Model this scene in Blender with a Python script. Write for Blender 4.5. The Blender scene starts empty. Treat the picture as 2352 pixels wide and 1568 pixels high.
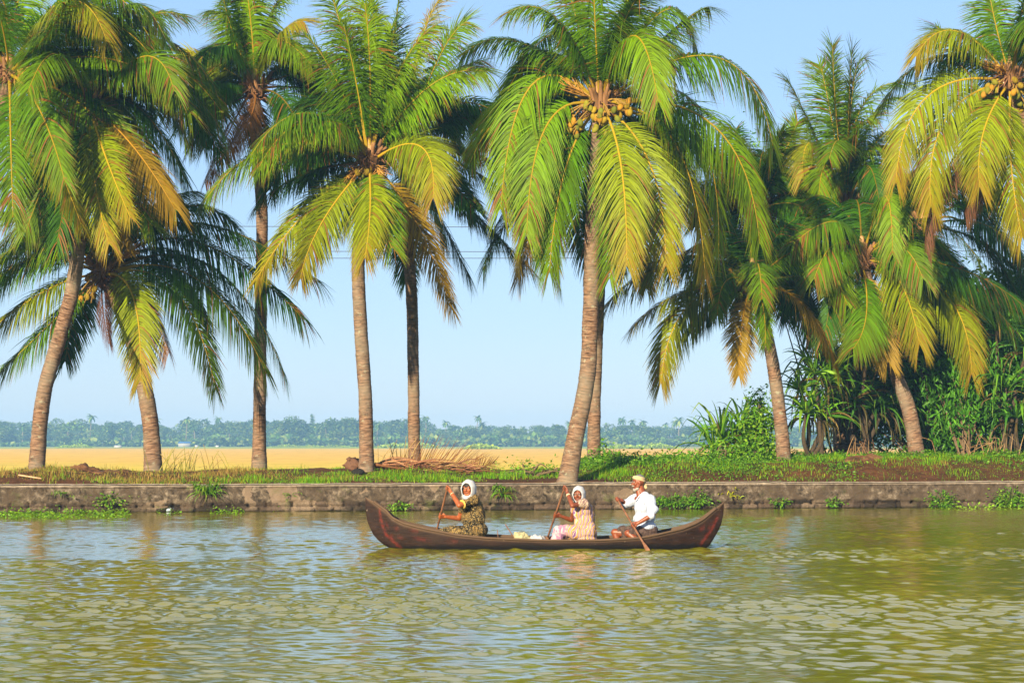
import bpy, math, random
import numpy as np
from mathutils import Vector, Matrix

# ---------------------------------------------------------------- camera, world, sun, exposure
SC = bpy.context.scene
COL = SC.collection
VW, VH, F = 2352.0, 1568.0, 4573.0        # the picture measured on a 2352 x 1568 grid, focal length in those pixels
CAM_H, HORIZON = 1.65, 1017.0
PITCH = math.atan((HORIZON - VH / 2) / F)
cam_data = bpy.data.cameras.new('camera')
cam_data.sensor_width = 36.0
cam_data.lens = 36.0 * F / VW
cam_data.clip_start = 0.1
cam_data.clip_end = 6000.0
cam = bpy.data.objects.new('camera', cam_data)
COL.objects.link(cam)
cam.location = (0, 0, CAM_H)
cam.rotation_euler = (math.radians(90) + PITCH, 0, 0)
SC.camera = cam

SUN_EL, SUN_AZ = math.radians(20), math.radians(204)      # azimuth clockwise from +Y (view direction): behind the camera, to the left
world = bpy.data.worlds.new('World')
SC.world = world
world.use_nodes = True
wn = world.node_tree.nodes; wl = world.node_tree.links
wn.clear()
sky = wn.new('ShaderNodeTexSky'); sky.sky_type = 'NISHITA'; sky.sun_disc = False
sky.sun_elevation = SUN_EL; sky.sun_rotation = SUN_AZ
sky.air_density = 1.0; sky.dust_density = .3; sky.ozone_density = 3.0; sky.altitude = 0
bg = wn.new('ShaderNodeBackground'); bg.inputs['Strength'].default_value = 0.118
wo = wn.new('ShaderNodeOutputWorld')
tc_ = wn.new('ShaderNodeTexCoord'); sx_ = wn.new('ShaderNodeSeparateXYZ'); wl.new(tc_.outputs['Generated'], sx_.inputs[0])
cr_ = wn.new('ShaderNodeValToRGB'); ee_ = cr_.color_ramp.elements; ee_.new(.5); ee_.new(.5); ee_.new(.5); ee_.new(.5)     # milky tropical air: pale at the horizon
for e_, (p_, c_) in zip(ee_, [(0.0, (.400, .53, .72)), (.06, (.350, .515, .745)), (.22, (.325, .53, .79)), (.32, (.80, .88, .95)), (.6, (.72, .81, .92)), (1.0, (.18, .28, .48))]): e_.position = p_; e_.color = (*c_, 1)
wl.new(sx_.outputs[2], cr_.inputs[0])
mk_s = wn.new('ShaderNodeMix'); mk_s.data_type = 'RGBA'; mk_s.blend_type = 'MULTIPLY'; mk_s.inputs[0].default_value = 1; mk_s.inputs[7].default_value = (3.30, 3.20, 3.32, 1); wl.new(cr_.outputs[0], mk_s.inputs[6])
mx_s = wn.new('ShaderNodeMix'); mx_s.data_type = 'RGBA'; mx_s.inputs[0].default_value = .82; wl.new(sky.outputs[0], mx_s.inputs[6]); wl.new(mk_s.outputs[2], mx_s.inputs[7])
wl.new(mx_s.outputs[2], bg.inputs[0]); wl.new(bg.outputs[0], wo.inputs[0])
sun_d = bpy.data.lights.new('sun', 'SUN'); sun_d.energy = 5.0; sun_d.angle = math.radians(0.55); sun_d.color = (1.0, 0.84, 0.56)
sun = bpy.data.objects.new('sun', sun_d); COL.objects.link(sun)
sun_dir = Vector((math.sin(SUN_AZ) * math.cos(SUN_EL), math.cos(SUN_AZ) * math.cos(SUN_EL), math.sin(SUN_EL)))
sun.rotation_euler = (-sun_dir).to_track_quat('-Z', 'Y').to_euler()
SC.view_settings.view_transform = 'Standard'; SC.view_settings.look = 'None'
SC.view_settings.exposure = 1.45; SC.view_settings.gamma = 1.0
SC.cycles.use_denoising = True
SC.cycles.max_bounces = 7; SC.cycles.transparent_max_bounces = 6
SC.cycles.diffuse_bounces = 3; SC.cycles.glossy_bounces = 3; SC.cycles.transmission_bounces = 4
SC.cycles.volume_bounces = 0; SC.cycles.caustics_reflective = False; SC.cycles.caustics_refractive = False

# ---------------------------------------------------------------- helpers
R = np.random.default_rng(7)
random.seed(7)
A = np.array
_ct, _st = math.cos(PITCH), math.sin(PITCH)

def W(px, py, D):
    """a point seen at grid position px, py standing D metres away"""
    u = (px - VW / 2) / F; v = (VH / 2 - py) / F
    yy = _ct - v * _st
    return A([u * D / yy, D, CAM_H + (_st + v * _ct) * D / yy])

def nrm(v):
    v = np.asarray(v, float)
    return v / np.maximum(np.linalg.norm(v, axis=-1, keepdims=True), 1e-9)

def make_mesh(name, verts, faces, mat=None, col=None, uv=None, smooth=False, mats=None, midx=None):
    """faces: one (n,k) array or a list of such arrays"""
    verts = np.asarray(verts, np.float32)
    if not isinstance(faces, list): faces = [faces]
    faces = [np.asarray(f, np.int32) for f in faces if len(f)]
    me = bpy.data.meshes.new(name)
    me.vertices.add(len(verts)); me.vertices.foreach_set('co', verts.ravel())
    loops = np.concatenate([f.ravel() for f in faces])
    tot = np.concatenate([np.full(len(f), f.shape[1], np.int32) for f in faces])
    start = np.concatenate([[0], np.cumsum(tot)[:-1]]).astype(np.int32)
    me.loops.add(len(loops)); me.loops.foreach_set('vertex_index', loops)
    me.polygons.add(len(tot)); me.polygons.foreach_set('loop_start', start); me.polygons.foreach_set('loop_total', tot)
    if smooth: me.polygons.foreach_set('use_smooth', np.ones(len(tot), bool))
    if midx is not None: me.polygons.foreach_set('material_index', np.asarray(midx, np.int32))
    if col is not None:
        a = me.color_attributes.new('tint', 'FLOAT_COLOR', 'POINT')
        c = np.ones((len(verts), 4), np.float32); c[:, :3] = col
        a.data.foreach_set('color', c.ravel())
    if uv is not None:
        l = me.uv_layers.new(name='uv')
        l.data.foreach_set('uv', np.asarray(uv, np.float32)[loops].ravel())
    me.update(calc_edges=True)
    for m in (mats or ([mat] if mat else [])): me.materials.append(m)
    return me

def tag(o, label=None, cat=None, group=None, kind=None):
    if label: o['label'] = label
    if cat: o['category'] = cat
    if group: o['group'] = group
    if kind: o['kind'] = kind
    return o

def link(name, me, parent=None, loc=None):
    o = bpy.data.objects.new(name, me)
    COL.objects.link(o)
    if parent is not None: o.parent = parent
    if loc is not None: o.location = loc
    return o

def empty(name, loc):
    o = bpy.data.objects.new(name, None); COL.objects.link(o); o.location = loc
    o.empty_display_size = 0.2
    return o

def part(name, root, verts, faces, mat, **kw):
    """a mesh child given in world coordinates"""
    v = np.asarray(verts, float) - A(root.location)
    if root.parent is not None: v = v - A(root.parent.location)
    return link(name, make_mesh(name, v, faces, mat, **kw), root)

def whole(name, verts, faces, mat, base, **kw):
    """a thing that is a single mesh with its origin at base"""
    return link(name, make_mesh(name, np.asarray(verts, float) - A(base), faces, mat, **kw), None, base)

class Geo:
    """collects pieces of ONE mesh"""
    def __init__(s): s.v = []; s.f = {}; s.c = []; s.n = 0
    def add(s, v, f, c=None):
        v = np.asarray(v, float).reshape(-1, 3); s.v.append(v)
        fs = f if isinstance(f, list) else [f]
        for q in fs:
            q = np.asarray(q, int)
            if len(q): s.f.setdefault(q.shape[1], []).append(q + s.n)
        c = np.broadcast_to(np.asarray((1, 1, 1) if c is None else c, float), (len(v), 3)); s.c.append(c)
        s.n += len(v)
    def get(s):
        return np.concatenate(s.v), [np.concatenate(q) for q in s.f.values()], np.concatenate(s.c)
    def part(s, name, root, mat, **kw):
        v, f, c = s.get(); return part(name, root, v, f, mat, col=c, **kw)
    def whole(s, name, mat, base, **kw):
        v, f, c = s.get(); return whole(name, v, f, mat, base, col=c, **kw)

# lattice noise
_L = np.random.default_rng(11).random((256, 256))
def vnoise(x, y):
    xi = np.floor(x).astype(int); yi = np.floor(y).astype(int)
    fx = x - xi; fy = y - yi; fx = fx * fx * (3 - 2 * fx); fy = fy * fy * (3 - 2 * fy)
    g = lambda a, b: _L[a % 256, b % 256]
    return (g(xi, yi) * (1 - fx) + g(xi + 1, yi) * fx) * (1 - fy) + (g(xi, yi + 1) * (1 - fx) + g(xi + 1, yi + 1) * fx) * fy
def fbm(x, y, o=4):
    x = np.asarray(x, float); y = np.asarray(y, float)
    s = 0; a = .5
    for i in range(o): s = s + a * (vnoise(x + 17.3 * i, y + 9.1 * i) - .5); x = x * 2.03; y = y * 2.03; a *= .5
    return s

def tube(pts, rad, n=8, cap=True, flat=None):
    """swept tube; returns verts, faces, uv (v = metres along)"""
    pts = np.asarray(pts, float); m = len(pts)
    rad = np.broadcast_to(np.asarray(rad, float), (m,))
    T = nrm(np.gradient(pts, axis=0))
    ref = A([0, 0, 1.]) if abs(T[0][2]) < .8 else A([0, 1., 0])
    X = np.zeros_like(pts); x = nrm(np.cross(ref, T[0]))
    for i in range(m):
        x = nrm(x - T[i] * np.dot(x, T[i])); X[i] = x
    Y = np.cross(T, X)
    a = np.linspace(0, 2 * np.pi, n, endpoint=False)
    fl = 1.0 if flat is None else flat
    v = pts[:, None] + rad[:, None, None] * (np.cos(a)[None, :, None] * X[:, None] + fl * np.sin(a)[None, :, None] * Y[:, None])
    v = v.reshape(-1, 3)
    i = np.arange(m - 1)[:, None] * n; j = np.arange(n)[None]; k = (j + 1) % n
    f = np.stack([i + j, i + k, i + n + k, i + n + j], -1).reshape(-1, 4)
    out = [f]
    s = np.concatenate([[0], np.cumsum(np.linalg.norm(np.diff(pts, axis=0), axis=1))])
    if cap:
        v = np.concatenate([v, [pts[0], pts[-1]]]); c0 = m * n
        t0 = np.stack([np.full(n, c0), (np.arange(n) + 1) % n, np.arange(n)], -1)
        t1 = np.stack([np.full(n, c0 + 1), (m - 1) * n + np.arange(n), (m - 1) * n + (np.arange(n) + 1) % n], -1)
        out.append(np.concatenate([t0, t1]))
    uv = np.stack([np.tile(np.arange(n) / n, m), np.repeat(s, n)], -1)
    if cap: uv = np.concatenate([uv, [[0, 0], [0, s[-1]]]])
    return v, out, uv

def crom(P, n):
    """Catmull-Rom through points"""
    P = np.asarray(P, float); P = np.concatenate([[2 * P[0] - P[1]], P, [2 * P[-1] - P[-2]]])
    k = len(P) - 3; t = np.linspace(0, k - 1e-6, n); i = t.astype(int); u = (t - i)[:, None]
    a, b, c, d = P[i], P[i + 1], P[i + 2], P[i + 3]
    return .5 * ((2 * b) + (-a + c) * u + (2 * a - 5 * b + 4 * c - d) * u ** 2 + (-a + 3 * b - 3 * c + d) * u ** 3)

def ell(c, r, frame=None, nu=14, nv=9):
    """closed ellipsoid"""
    th = np.linspace(0, np.pi, nv + 1)[1:-1]; ph = np.linspace(0, 2 * np.pi, nu, endpoint=False)
    v = np.stack([np.sin(th)[:, None] * np.cos(ph), np.sin(th)[:, None] * np.sin(ph), np.cos(th)[:, None] * np.ones(nu)], -1).reshape(-1, 3)
    v = np.concatenate([v, [[0, 0, 1], [0, 0, -1]]]) * np.broadcast_to(r, (3,))
    if frame is not None: v = v @ np.asarray(frame)      # rows of frame = local axes
    m = len(th); i = np.arange(m - 1)[:, None] * nu; j = np.arange(nu)[None]; k = (j + 1) % nu
    q = np.stack([i + j, i + nu + j, i + nu + k, i + k], -1).reshape(-1, 4)
    a = np.arange(nu); b = (a + 1) % nu; top = m * nu
    t = np.concatenate([np.stack([np.full(nu, top), a, b], -1), np.stack([np.full(nu, top + 1), (m - 1) * nu + b, (m - 1) * nu + a], -1)])
    return v + A(c), [q, t]

def cap(p0, p1, r0, r1, n=12):
    """tapered capsule"""
    p0 = A(p0, float) if False else np.asarray(p0, float); p1 = np.asarray(p1, float)
    d = p1 - p0; L = np.linalg.norm(d); d = d / max(L, 1e-6)
    a = np.linspace(0, np.pi / 2, 5)
    pts = [p0 - d * r0 * math.cos(t) for t in a[:-1]] + [p0] + [p1] + [p1 + d * r1 * math.sin(t) for t in a[1:]]
    rad = [max(r0 * math.sin(t), 1e-4) for t in a[:-1]] + [r0, r1] + [max(r1 * math.cos(t), 1e-4) for t in a[1:]]
    pts = np.asarray(pts); 
    ref = A([0, 0, 1.]) if abs(d[2]) < .8 else A([0, 1., 0])
    x = nrm(np.cross(ref, d)); y = np.cross(d, x)
    an = np.linspace(0, 2 * np.pi, n, endpoint=False)
    v = (pts[:, None] + np.asarray(rad)[:, None, None] * (np.cos(an)[None, :, None] * x + np.sin(an)[None, :, None] * y)).reshape(-1, 3)
    m = len(pts); i = np.arange(m - 1)[:, None] * n; j = np.arange(n)[None]; k = (j + 1) % n
    f = np.stack([i + j, i + k, i + n + k, i + n + j], -1).reshape(-1, 4)
    c0 = np.arange(n)[::-1][None]; c1 = ((m - 1) * n + np.arange(n))[None]
    return v, [f, np.concatenate([c0, c1])]

def boxg(c, s, frame=None):
    c = np.asarray(c, float); s = np.asarray(s, float) / 2
    v = A([[x, y, z] for x in (-1, 1) for y in (-1, 1) for z in (-1, 1)]) * s
    if frame is not None: v = v @ np.asarray(frame)
    f = A([[0, 1, 3, 2], [4, 6, 7, 5], [0, 4, 5, 1], [2, 3, 7, 6], [0, 2, 6, 4], [1, 5, 7, 3]])
    return v + c, f

def fused(name, pieces, voxel, smooth=4, fac=.5):
    """union of overlapping closed shapes as ONE continuous skin; returns verts, faces"""
    g = Geo()
    for v, f in pieces: g.add(v, f)
    v, f, c = g.get()
    me = make_mesh(name + '_tmp', v, f); o = bpy.data.objects.new(name + '_tmp', me); COL.objects.link(o)
    m = o.modifiers.new('r', 'REMESH'); m.mode = 'VOXEL'; m.voxel_size = voxel
    if smooth:
        s = o.modifiers.new('s', 'SMOOTH'); s.factor = fac; s.iterations = smooth
    dg = bpy.context.evaluated_depsgraph_get(); e = o.evaluated_get(dg); r = e.to_mesh()
    n = len(r.vertices); vv = np.empty(n * 3, np.float32); r.vertices.foreach_get('co', vv)
    nl = len(r.loops); li = np.empty(nl, np.int32); r.loops.foreach_get('vertex_index', li)
    np_ = len(r.polygons); lt = np.empty(np_, np.int32); r.polygons.foreach_get('loop_total', lt)
    ls = np.empty(np_, np.int32); r.polygons.foreach_get('loop_start', ls)
    q = ls[lt == 4]; t = ls[lt == 3]
    fs = []
    if len(q): fs.append(li[q[:, None] + np.arange(4)])
    if len(t): fs.append(li[t[:, None] + np.arange(3)])
    e.to_mesh_clear(); bpy.data.objects.remove(o); bpy.data.meshes.remove(me)
    return vv.reshape(-1, 3).astype(float), fs

def vnormals(v, fs):
    n = np.zeros_like(v)
    for f in fs:
        a, b, c = v[f[:, 0]], v[f[:, 1]], v[f[:, 2]]
        fn = np.cross(b - a, c - a)
        for k in range(f.shape[1]): np.add.at(n, f[:, k], fn)
    return nrm(n)

# ---------------------------------------------------------------- materials
def mat(name, rough=.7, spec=.3, base=None):
    m = bpy.data.materials.new(name); m.use_nodes = True
    nt = m.node_tree; b = nt.nodes['Principled BSDF']
    b.inputs['Roughness'].default_value = rough; b.inputs['Specular IOR Level'].default_value = spec
    if base: b.inputs['Base Color'].default_value = (*base, 1)
    return m, nt, b
def node(nt, t, **kw):
    n = nt.nodes.new(t)
    for k, v in kw.items():
        if k in n.inputs: n.inputs[k].default_value = v
        else: setattr(n, k, v)
    return n
def noise_n(nt, scale, detail=4, rough=.55, vec=None, dist=0):
    n = node(nt, 'ShaderNodeTexNoise'); n.inputs['Scale'].default_value = scale; n.inputs['Detail'].default_value = detail
    n.inputs['Roughness'].default_value = rough; n.inputs['Distortion'].default_value = dist
    if vec is not None: nt.links.new(vec, n.inputs['Vector'])
    return n
def ramp(nt, fac, stops, interp='LINEAR'):
    r = node(nt, 'ShaderNodeValToRGB'); e = r.color_ramp.elements; r.color_ramp.interpolation = interp
    while len(e) < len(stops): e.new(.5)
    for x, (p, c) in zip(e, stops): x.position = p; x.color = (*c, 1) if len(c) == 3 else c
    nt.links.new(fac, r.inputs[0]); return r
def mix(nt, fac, a, b, mode='MIX'):
    m = node(nt, 'ShaderNodeMix', data_type='RGBA', blend_type=mode)
    for s, i in ((fac, 0), (a, 6), (b, 7)):
        if hasattr(s, 'is_linked') or hasattr(s, 'links'): nt.links.new(s, m.inputs[i])
        elif i == 0: m.inputs[0].default_value = s
        else: m.inputs[i].default_value = (*s, 1)
    return m.outputs[2]
def coords(nt, which='Object', scale=None):
    t = node(nt, 'ShaderNodeTexCoord')
    if scale is None: return t.outputs[which]
    mp = node(nt, 'ShaderNodeMapping'); mp.inputs['Scale'].default_value = scale
    nt.links.new(t.outputs[which], mp.inputs[0]); return mp.outputs[0]
def bump(nt, b, h, strength, dist=.02):
    n = node(nt, 'ShaderNodeBump'); n.inputs['Strength'].default_value = strength; n.inputs['Distance'].default_value = dist
    nt.links.new(h, n.inputs['Height']); nt.links.new(n.outputs[0], b.inputs['Normal']); return n
def vcol(nt):
    return node(nt, 'ShaderNodeVertexColor', layer_name='tint').outputs[0]

def leaf_mat(name, rough=.42, spec=.45, trans=.44, tcol=(1.2, 1.35, .2)):
    m, nt, b = mat(name, rough, spec)
    c = vcol(nt); nt.links.new(c, b.inputs['Base Color'])
    tr = node(nt, 'ShaderNodeBsdfTranslucent')
    tc = mix(nt, 1.0, c, tcol, 'MULTIPLY'); nt.links.new(tc, tr.inputs[0])
    ms = node(nt, 'ShaderNodeMixShader'); ms.inputs[0].default_value = trans
    nt.links.new(b.outputs[0], ms.inputs[1]); nt.links.new(tr.outputs[0], ms.inputs[2])
    nt.links.new(ms.outputs[0], nt.nodes['Material Output'].inputs[0])
    return m
M_FROND = leaf_mat('palm_leaf', .5, .12)
M_LEAF = leaf_mat('broad_leaf', .45, .2, .35)
M_GRASS = leaf_mat('grass_blade', .6, .2, .3)
M_FAR = leaf_mat('far_foliage', .8, .1, .15)

def tint_mat(name, rough=.8, spec=.2, nscale=None, namt=.5, bumpd=0):
    m, nt, b = mat(name, rough, spec); c = vcol(nt)
    if nscale:
        n = noise_n(nt, nscale, 5, .6, coords(nt)); r = ramp(nt, n.outputs[0], [(.3, (1 - namt,) * 3), (.7, (1 + namt,) * 3)])
        c = mix(nt, 1., c, r.outputs[0], 'MULTIPLY')
        if bumpd: bump(nt, b, n.outputs[0], .8, bumpd)
    nt.links.new(c, b.inputs['Base Color']); return m
M_TINT = tint_mat('tinted')
M_TINTN = tint_mat('tinted_rough', .85, .15, 25, .35, .01)

def trunk_mat():
    m, nt, b = mat('palm_bark', .85, .2)
    uv = coords(nt, 'UV')
    mp = node(nt, 'ShaderNodeMapping'); mp.inputs['Scale'].default_value = (2.2, 10, 1); nt.links.new(uv, mp.inputs[0])
    n1 = noise_n(nt, 2.2, 6, .65, mp.outputs[0], .4)
    ob = coords(nt)
    n2 = noise_n(nt, 1.1, 4, .6, ob); n3 = noise_n(nt, 7, 4, .6, ob)
    base = ramp(nt, n1.outputs[0], [(.34, (.020, .010, .006)), (.44, (.085, .046, .027)), (.58, (.185, .108, .068)), (.74, (.29, .19, .13))])
    grey = mix(nt, ramp(nt, n2.outputs[0], [(.42, (0, 0, 0)), (.62, (.65, .65, .65))]).outputs[0], base.outputs[0], (.16, .135, .10))
    lic = mix(nt, ramp(nt, n3.outputs[0], [(.60, (0, 0, 0)), (.68, (.55, .55, .55))]).outputs[0], grey, (.25, .25, .18))
    rot = noise_n(nt, 3.3, 3, .7, ob)
    dk = mix(nt, ramp(nt, rot.outputs[0], [(.64, (0, 0, 0)), (.72, (.8, .8, .8))]).outputs[0], lic, (.06, .035, .025))
    nt.links.new(dk, b.inputs['Base Color'])
    bump(nt, b, n1.outputs[0], .9, .02)
    return m
M_TRUNK = trunk_mat()
M_RACHIS = M_TINT

# ---------------------------------------------------------------- terrain functions
def wall_y(x): return 49.14 + 0.177 * np.asarray(x, float)
_cx = [0, 80, 200, 350, 450, 600, 800, 950, 1100, 1200, 1295, 1400, 1600, 1800, 2100, 2352]
_cz = [.78, .90, 1.0, .85, .87, .98, .92, .96, .82, .88, .92, 1.06, 1.14, 1.15, 1.25, 1.22]
def crest(x): return np.interp(np.asarray(x) / 53.0 * F + VW / 2, _cx, _cz)
def bank_z(x, y):
    x = np.asarray(x, float); y = np.asarray(y, float)
    s = y - wall_y(x)
    c = crest(x)
    up = np.clip((s - .35) / 2.6, 0, 1); up = up * up * (3 - 2 * up)
    z = .665 + (c - .665) * up - .08 * np.clip((.62 - s) / .12, 0, 1)
    dn = np.clip((s - 5.0) / 6.0, 0, 1); dn = dn * dn * (3 - 2 * dn)
    z = z * (1 - dn) + .0 * dn
    n = fbm(x * .9, y * .9, 4) * .26 + fbm(x * 4, y * 4, 3) * .06
    return z + n * np.clip(s * .9 - .3, 0, 1) * (1 - dn)
def bank_at(px, D):
    x = (px - VW / 2) / F * D
    return A([x, D, float(bank_z(x, D))])

# ---------------------------------------------------------------- water
def water_height(x, y, cx, cy):
    rw = np.random.default_rng(5)
    wobs = [fbm(x * .35 + q * 3.1, y * .35, 2) * 4.8 for q in range(7)]
    z = np.zeros_like(x); ox = np.zeros_like(x); oy = np.zeros_like(x)
    for i in range(64):
        lam = 0.075 * (1.040 ** i) * rw.uniform(.92, 1.08)          # 0.16 .. 3.3 m
        th = rw.normal(math.radians(87), math.radians(33))         # crests mostly across the view
        k = 2 * math.pi / lam
        amp = 0.0080 * lam * rw.uniform(.5, 1.3) * (1.0 if lam < .30 else (.30 / lam) ** 1.0)
        cell = np.abs(math.cos(th)) * cx + np.abs(math.sin(th)) * cy
        fade = np.clip(lam / (cell * 3.0) - .6, 0, 1)
        wob = wobs[i % 7] * (1 if i % 2 else -1)
        ph = (x * math.cos(th) + y * math.sin(th)) * k + rw.uniform(0, 6.28) + wob
        s = np.sin(ph)
        z += amp * fade * s; c_ = np.cos(ph) * amp * fade * .85; ox += c_ * math.cos(th); oy += c_ * math.sin(th)
    patch = np.clip(.80 + 2.0 * fbm(x * .16 + 4, y * .30 + 9, 4), .35, 1.6)
    return z * patch, ox * patch, oy * patch
def axis(dense0, dense1, step, lo, hi, grow=1.25):
    a = list(np.arange(dense0, dense1, step)); s = step
    v = a[-1]
    while v < hi: s *= grow; v += s; a.append(min(v, hi))
    s = step; v = dense0; pre = []
    while v > lo: s *= grow; v -= s; pre.append(max(v, lo))
    return A(pre[::-1] + a)
gx = axis(-14.0, 14.0, .022, -400, 400)
ys = [10.5]
while ys[-1] < 50.5: ys.append(ys[-1] + .022 + .0015 * (ys[-1] - 10))
gy = np.concatenate([axis(10.5, 10.6, .06, -120, 10.55)[:-2], ys, [52, 54, 58, 70]])
gy = np.unique(np.round(gy, 4))
X, Y = np.meshgrid(gx, gy)
cx_ = np.gradient(gx)[None, :]; cy_ = np.gradient(gy)[:, None]
Z, OX, OY = water_height(X, Y, cx_, cy_)
calm = np.clip((wall_y(X) - Y) / 20, .42, 1)                       # the lee of the far wall is calmer
Z = Z * calm; X = X + OX * calm; Y = Y + OY * calm
nx, ny = len(gx), len(gy)
i = np.arange(ny - 1)[:, None] * nx; j = np.arange(nx - 1)[None]
quads = np.stack([i + j, i + j + 1, i + nx + j + 1, i + nx + j], -1).reshape(-1, 4)
m, nt, b = mat('river_water', .04, .5)
b.inputs['IOR'].default_value = 2.0
oc = coords(nt)
n0 = noise_n(nt, .25, 3, .5, oc)
cr = ramp(nt, n0.outputs[0], [(.35, (.118, .113, .0012)), (.65, (.142, .132, .002))])
nt.links.new(cr.outputs[0], b.inputs['Base Color'])
na = noise_n(nt, 1, 4, .6, coords(nt, 'Object', (11, 18, 1)))
bump(nt, b, na.outputs[0], .2, .012)
water = link('water', make_mesh('water', np.stack([X, Y, Z], -1).reshape(-1, 3), quads, m, smooth=True))
tag(water, kind='structure')

# ---------------------------------------------------------------- paddy field and ground sheet
fx = axis(-60, 60, 2.0, -3000, 3000, 1.2); fy = axis(52, 130, 2.0, 51.9, 4000, 1.15)
fy = fy[fy > 50]
X, Y = np.meshgrid(fx, fy); Z = fbm(X * .2, Y * .2, 3) * .06 - .03
Z = np.where(Y < 58, -.7, Z)
nx, ny = len(fx), len(fy)
i = np.arange(ny - 1)[:, None] * nx; j = np.arange(nx - 1)[None]
quads = np.stack([i + j, i + j + 1, i + nx + j + 1, i + nx + j], -1).reshape(-1, 4)
m, nt, b = mat('ripe_paddy', .95, .05)
oc = coords(nt)
sep = node(nt, 'ShaderNodeSeparateXYZ'); nt.links.new(oc, sep.inputs[0])
n1 = noise_n(nt, 1, 5, .6, coords(nt, 'Object', (.03, .012, 1))); n2 = noise_n(nt, 1.6, 6, .7, oc)
n1b = noise_n(nt, 1, 5, .65, coords(nt, 'Object', (.35, .09, 1)))
c1 = ramp(nt, n1.outputs[0], [(.35, (.72, .40, .085)), (.65, (.68, .43, .09))])
c1b = mix(nt, ramp(nt, n1b.outputs[0], [(.35, (0, 0, 0)), (.62, (1, 1, 1))]).outputs[0], c1.outputs[0], (.50, .31, .06))
c2 = mix(nt, ramp(nt, n2.outputs[0], [(.4, (0, 0, 0)), (.6, (.35, .35, .35))]).outputs[0], c1b, (.58, .42, .07))
mr = node(nt, 'ShaderNodeMapRange'); nt.links.new(sep.outputs[1], mr.inputs[0]); mr.inputs[1].default_value = 95; mr.inputs[2].default_value = 190
mr.inputs[3].default_value = .9; mr.inputs[4].default_value = 0
gr = mix(nt, mr.outputs[0], c2, (.50, .45, .05))
mr2 = node(nt, 'ShaderNodeMapRange'); nt.links.new(sep.outputs[1], mr2.inputs[0]); mr2.inputs[1].default_value = 560; mr2.inputs[2].default_value = 640
n3 = noise_n(nt, .02, 4, .6, oc)
far = ramp(nt, n3.outputs[0], [(.36, (.34, .22, .10)), (.46, (.30, .34, .06)), (.6, (.20, .32, .05))])
gr2 = mix(nt, mr2.outputs[0], gr, far.outputs[0])
nt.links.new(gr2, b.inputs['Base Color'])
bump(nt, b, n2.outputs[0], 1.0, .15)
field = link('paddy_field', make_mesh('paddy_field', np.stack([X, Y, Z], -1).reshape(-1, 3), quads, m, smooth=True)); tag(field, kind='structure')

# standing rice near the bank: ragged ears catch the low sun
# ---------------------------------------------------------------- earth bank
bx = np.arange(-26, 30.01, .07); bs = np.concatenate([np.arange(.02, 7, .07), np.arange(7, 16, .25)])
X, S = np.meshgrid(bx, bs); Y = wall_y(X) + S; Z = bank_z(X, Y)
dirt = fbm(X * .55 + 3, Y * .9, 4)
lf = X < -4.5
nx, ny = len(bx), len(bs)
i = np.arange(ny - 1)[:, None] * nx; j = np.arange(nx - 1)[None]
quads = np.stack([i + j, i + j + 1, i + nx + j + 1, i + nx + j], -1).reshape(-1, 4)
m, nt, b = mat('bank_soil', .95, .1)
oc = coords(nt)
n1 = noise_n(nt, .7, 6, .65, oc); n2 = noise_n(nt, 9, 6, .7, oc); n3 = noise_n(nt, 40, 3, .6, oc)
c1 = ramp(nt, n1.outputs[0], [(.35, (.050, .026, .012)), (.6, (.105, .046, .020)), (.75, (.15, .080, .030))])
c2 = mix(nt, .75, c1.outputs[0], ramp(nt, n2.outputs[0], [(.3, (.25, .25, .25)), (.7, (1.3, 1.2, 1.1))]).outputs[0], 'MULTIPLY')
c3 = mix(nt, ramp(nt, n3.outputs[0], [(.66, (0, 0, 0)), (.72, (.6, .6, .6))]).outputs[0], c2, (.34, .22, .11))
nt.links.new(c3, b.inputs['Base Color']); bump(nt, b, n2.outputs[0], 1, .06)
bank = link('bank', make_mesh('bank', np.stack([X, Y, Z], -1).reshape(-1, 3), quads, m, smooth=True)); tag(bank, kind='structure')

# ---------------------------------------------------------------- retaining wall
wx = np.arange(-26, 30.01, .035)
prof = [(-.45, .655)] + [(-.45 + .45 * t, .668) for t in (.15, .4, .7, .93)] + [(0, .655)]     # top, then the face going down
zs = np.concatenate([np.arange(.63, .27, -.03), np.arange(.27, -.06, -.028), [-.25]])
rows = []
lip = fbm(wx * .5, wx * 0 + 3, 4) * .035 + fbm(wx * 5, wx * 0 + 31, 3) * .016
for (s, z) in prof:
    rows.append(np.stack([wx, wall_y(wx) + .50 + s, z + lip + fbm(wx * 3, wx * 0 + s * 9, 3) * .018], -1))
sd = np.random.default_rng(3)
edge = .235 + fbm(wx * .8, wx * 0 + 7, 4) * .14                      # where the plaster ends
cours = []
xx = -26.0
for z in zs:
    a = np.clip((edge - z) / .05, 0, 1)
    st = np.maximum(0, .5 - np.abs(((wx * (2.3 if z > .1 else 1.9) + (1.3 if z > .1 else .2) + fbm(wx * 1.2, wx * 0 + z * .4, 2) * 1.6) % 1) - .5)) * 2
    stone = np.clip(st * 5, 0, 1) * np.clip(np.abs(((z + .02) / .14) % 1 - .0) * 5, 0, 1) * np.clip((1 - ((z + .02) / .14) % 1) * 5, 0, 1)
    size = fbm(np.floor(wx * 2.0), wx * 0 + math.floor(z / .14) * 3.3, 1)
    back = a * (.15 - .13 * stone + .08 * size) + fbm(wx * 2.2, wx * 0 + z * 2.2 + 5, 5) * .05 + fbm(wx * 11, wx * 0 + z * 11, 3) * .018
    rows.append(np.stack([wx, wall_y(wx) + .04 + back - .02 * (.63 - z), np.full_like(wx, z) + lip * (z > .2)], -1))
P = np.stack(rows); ny, nx = P.shape[:2]
i = np.arange(ny - 1)[:, None] * nx; j = np.arange(nx - 1)[None]
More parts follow.
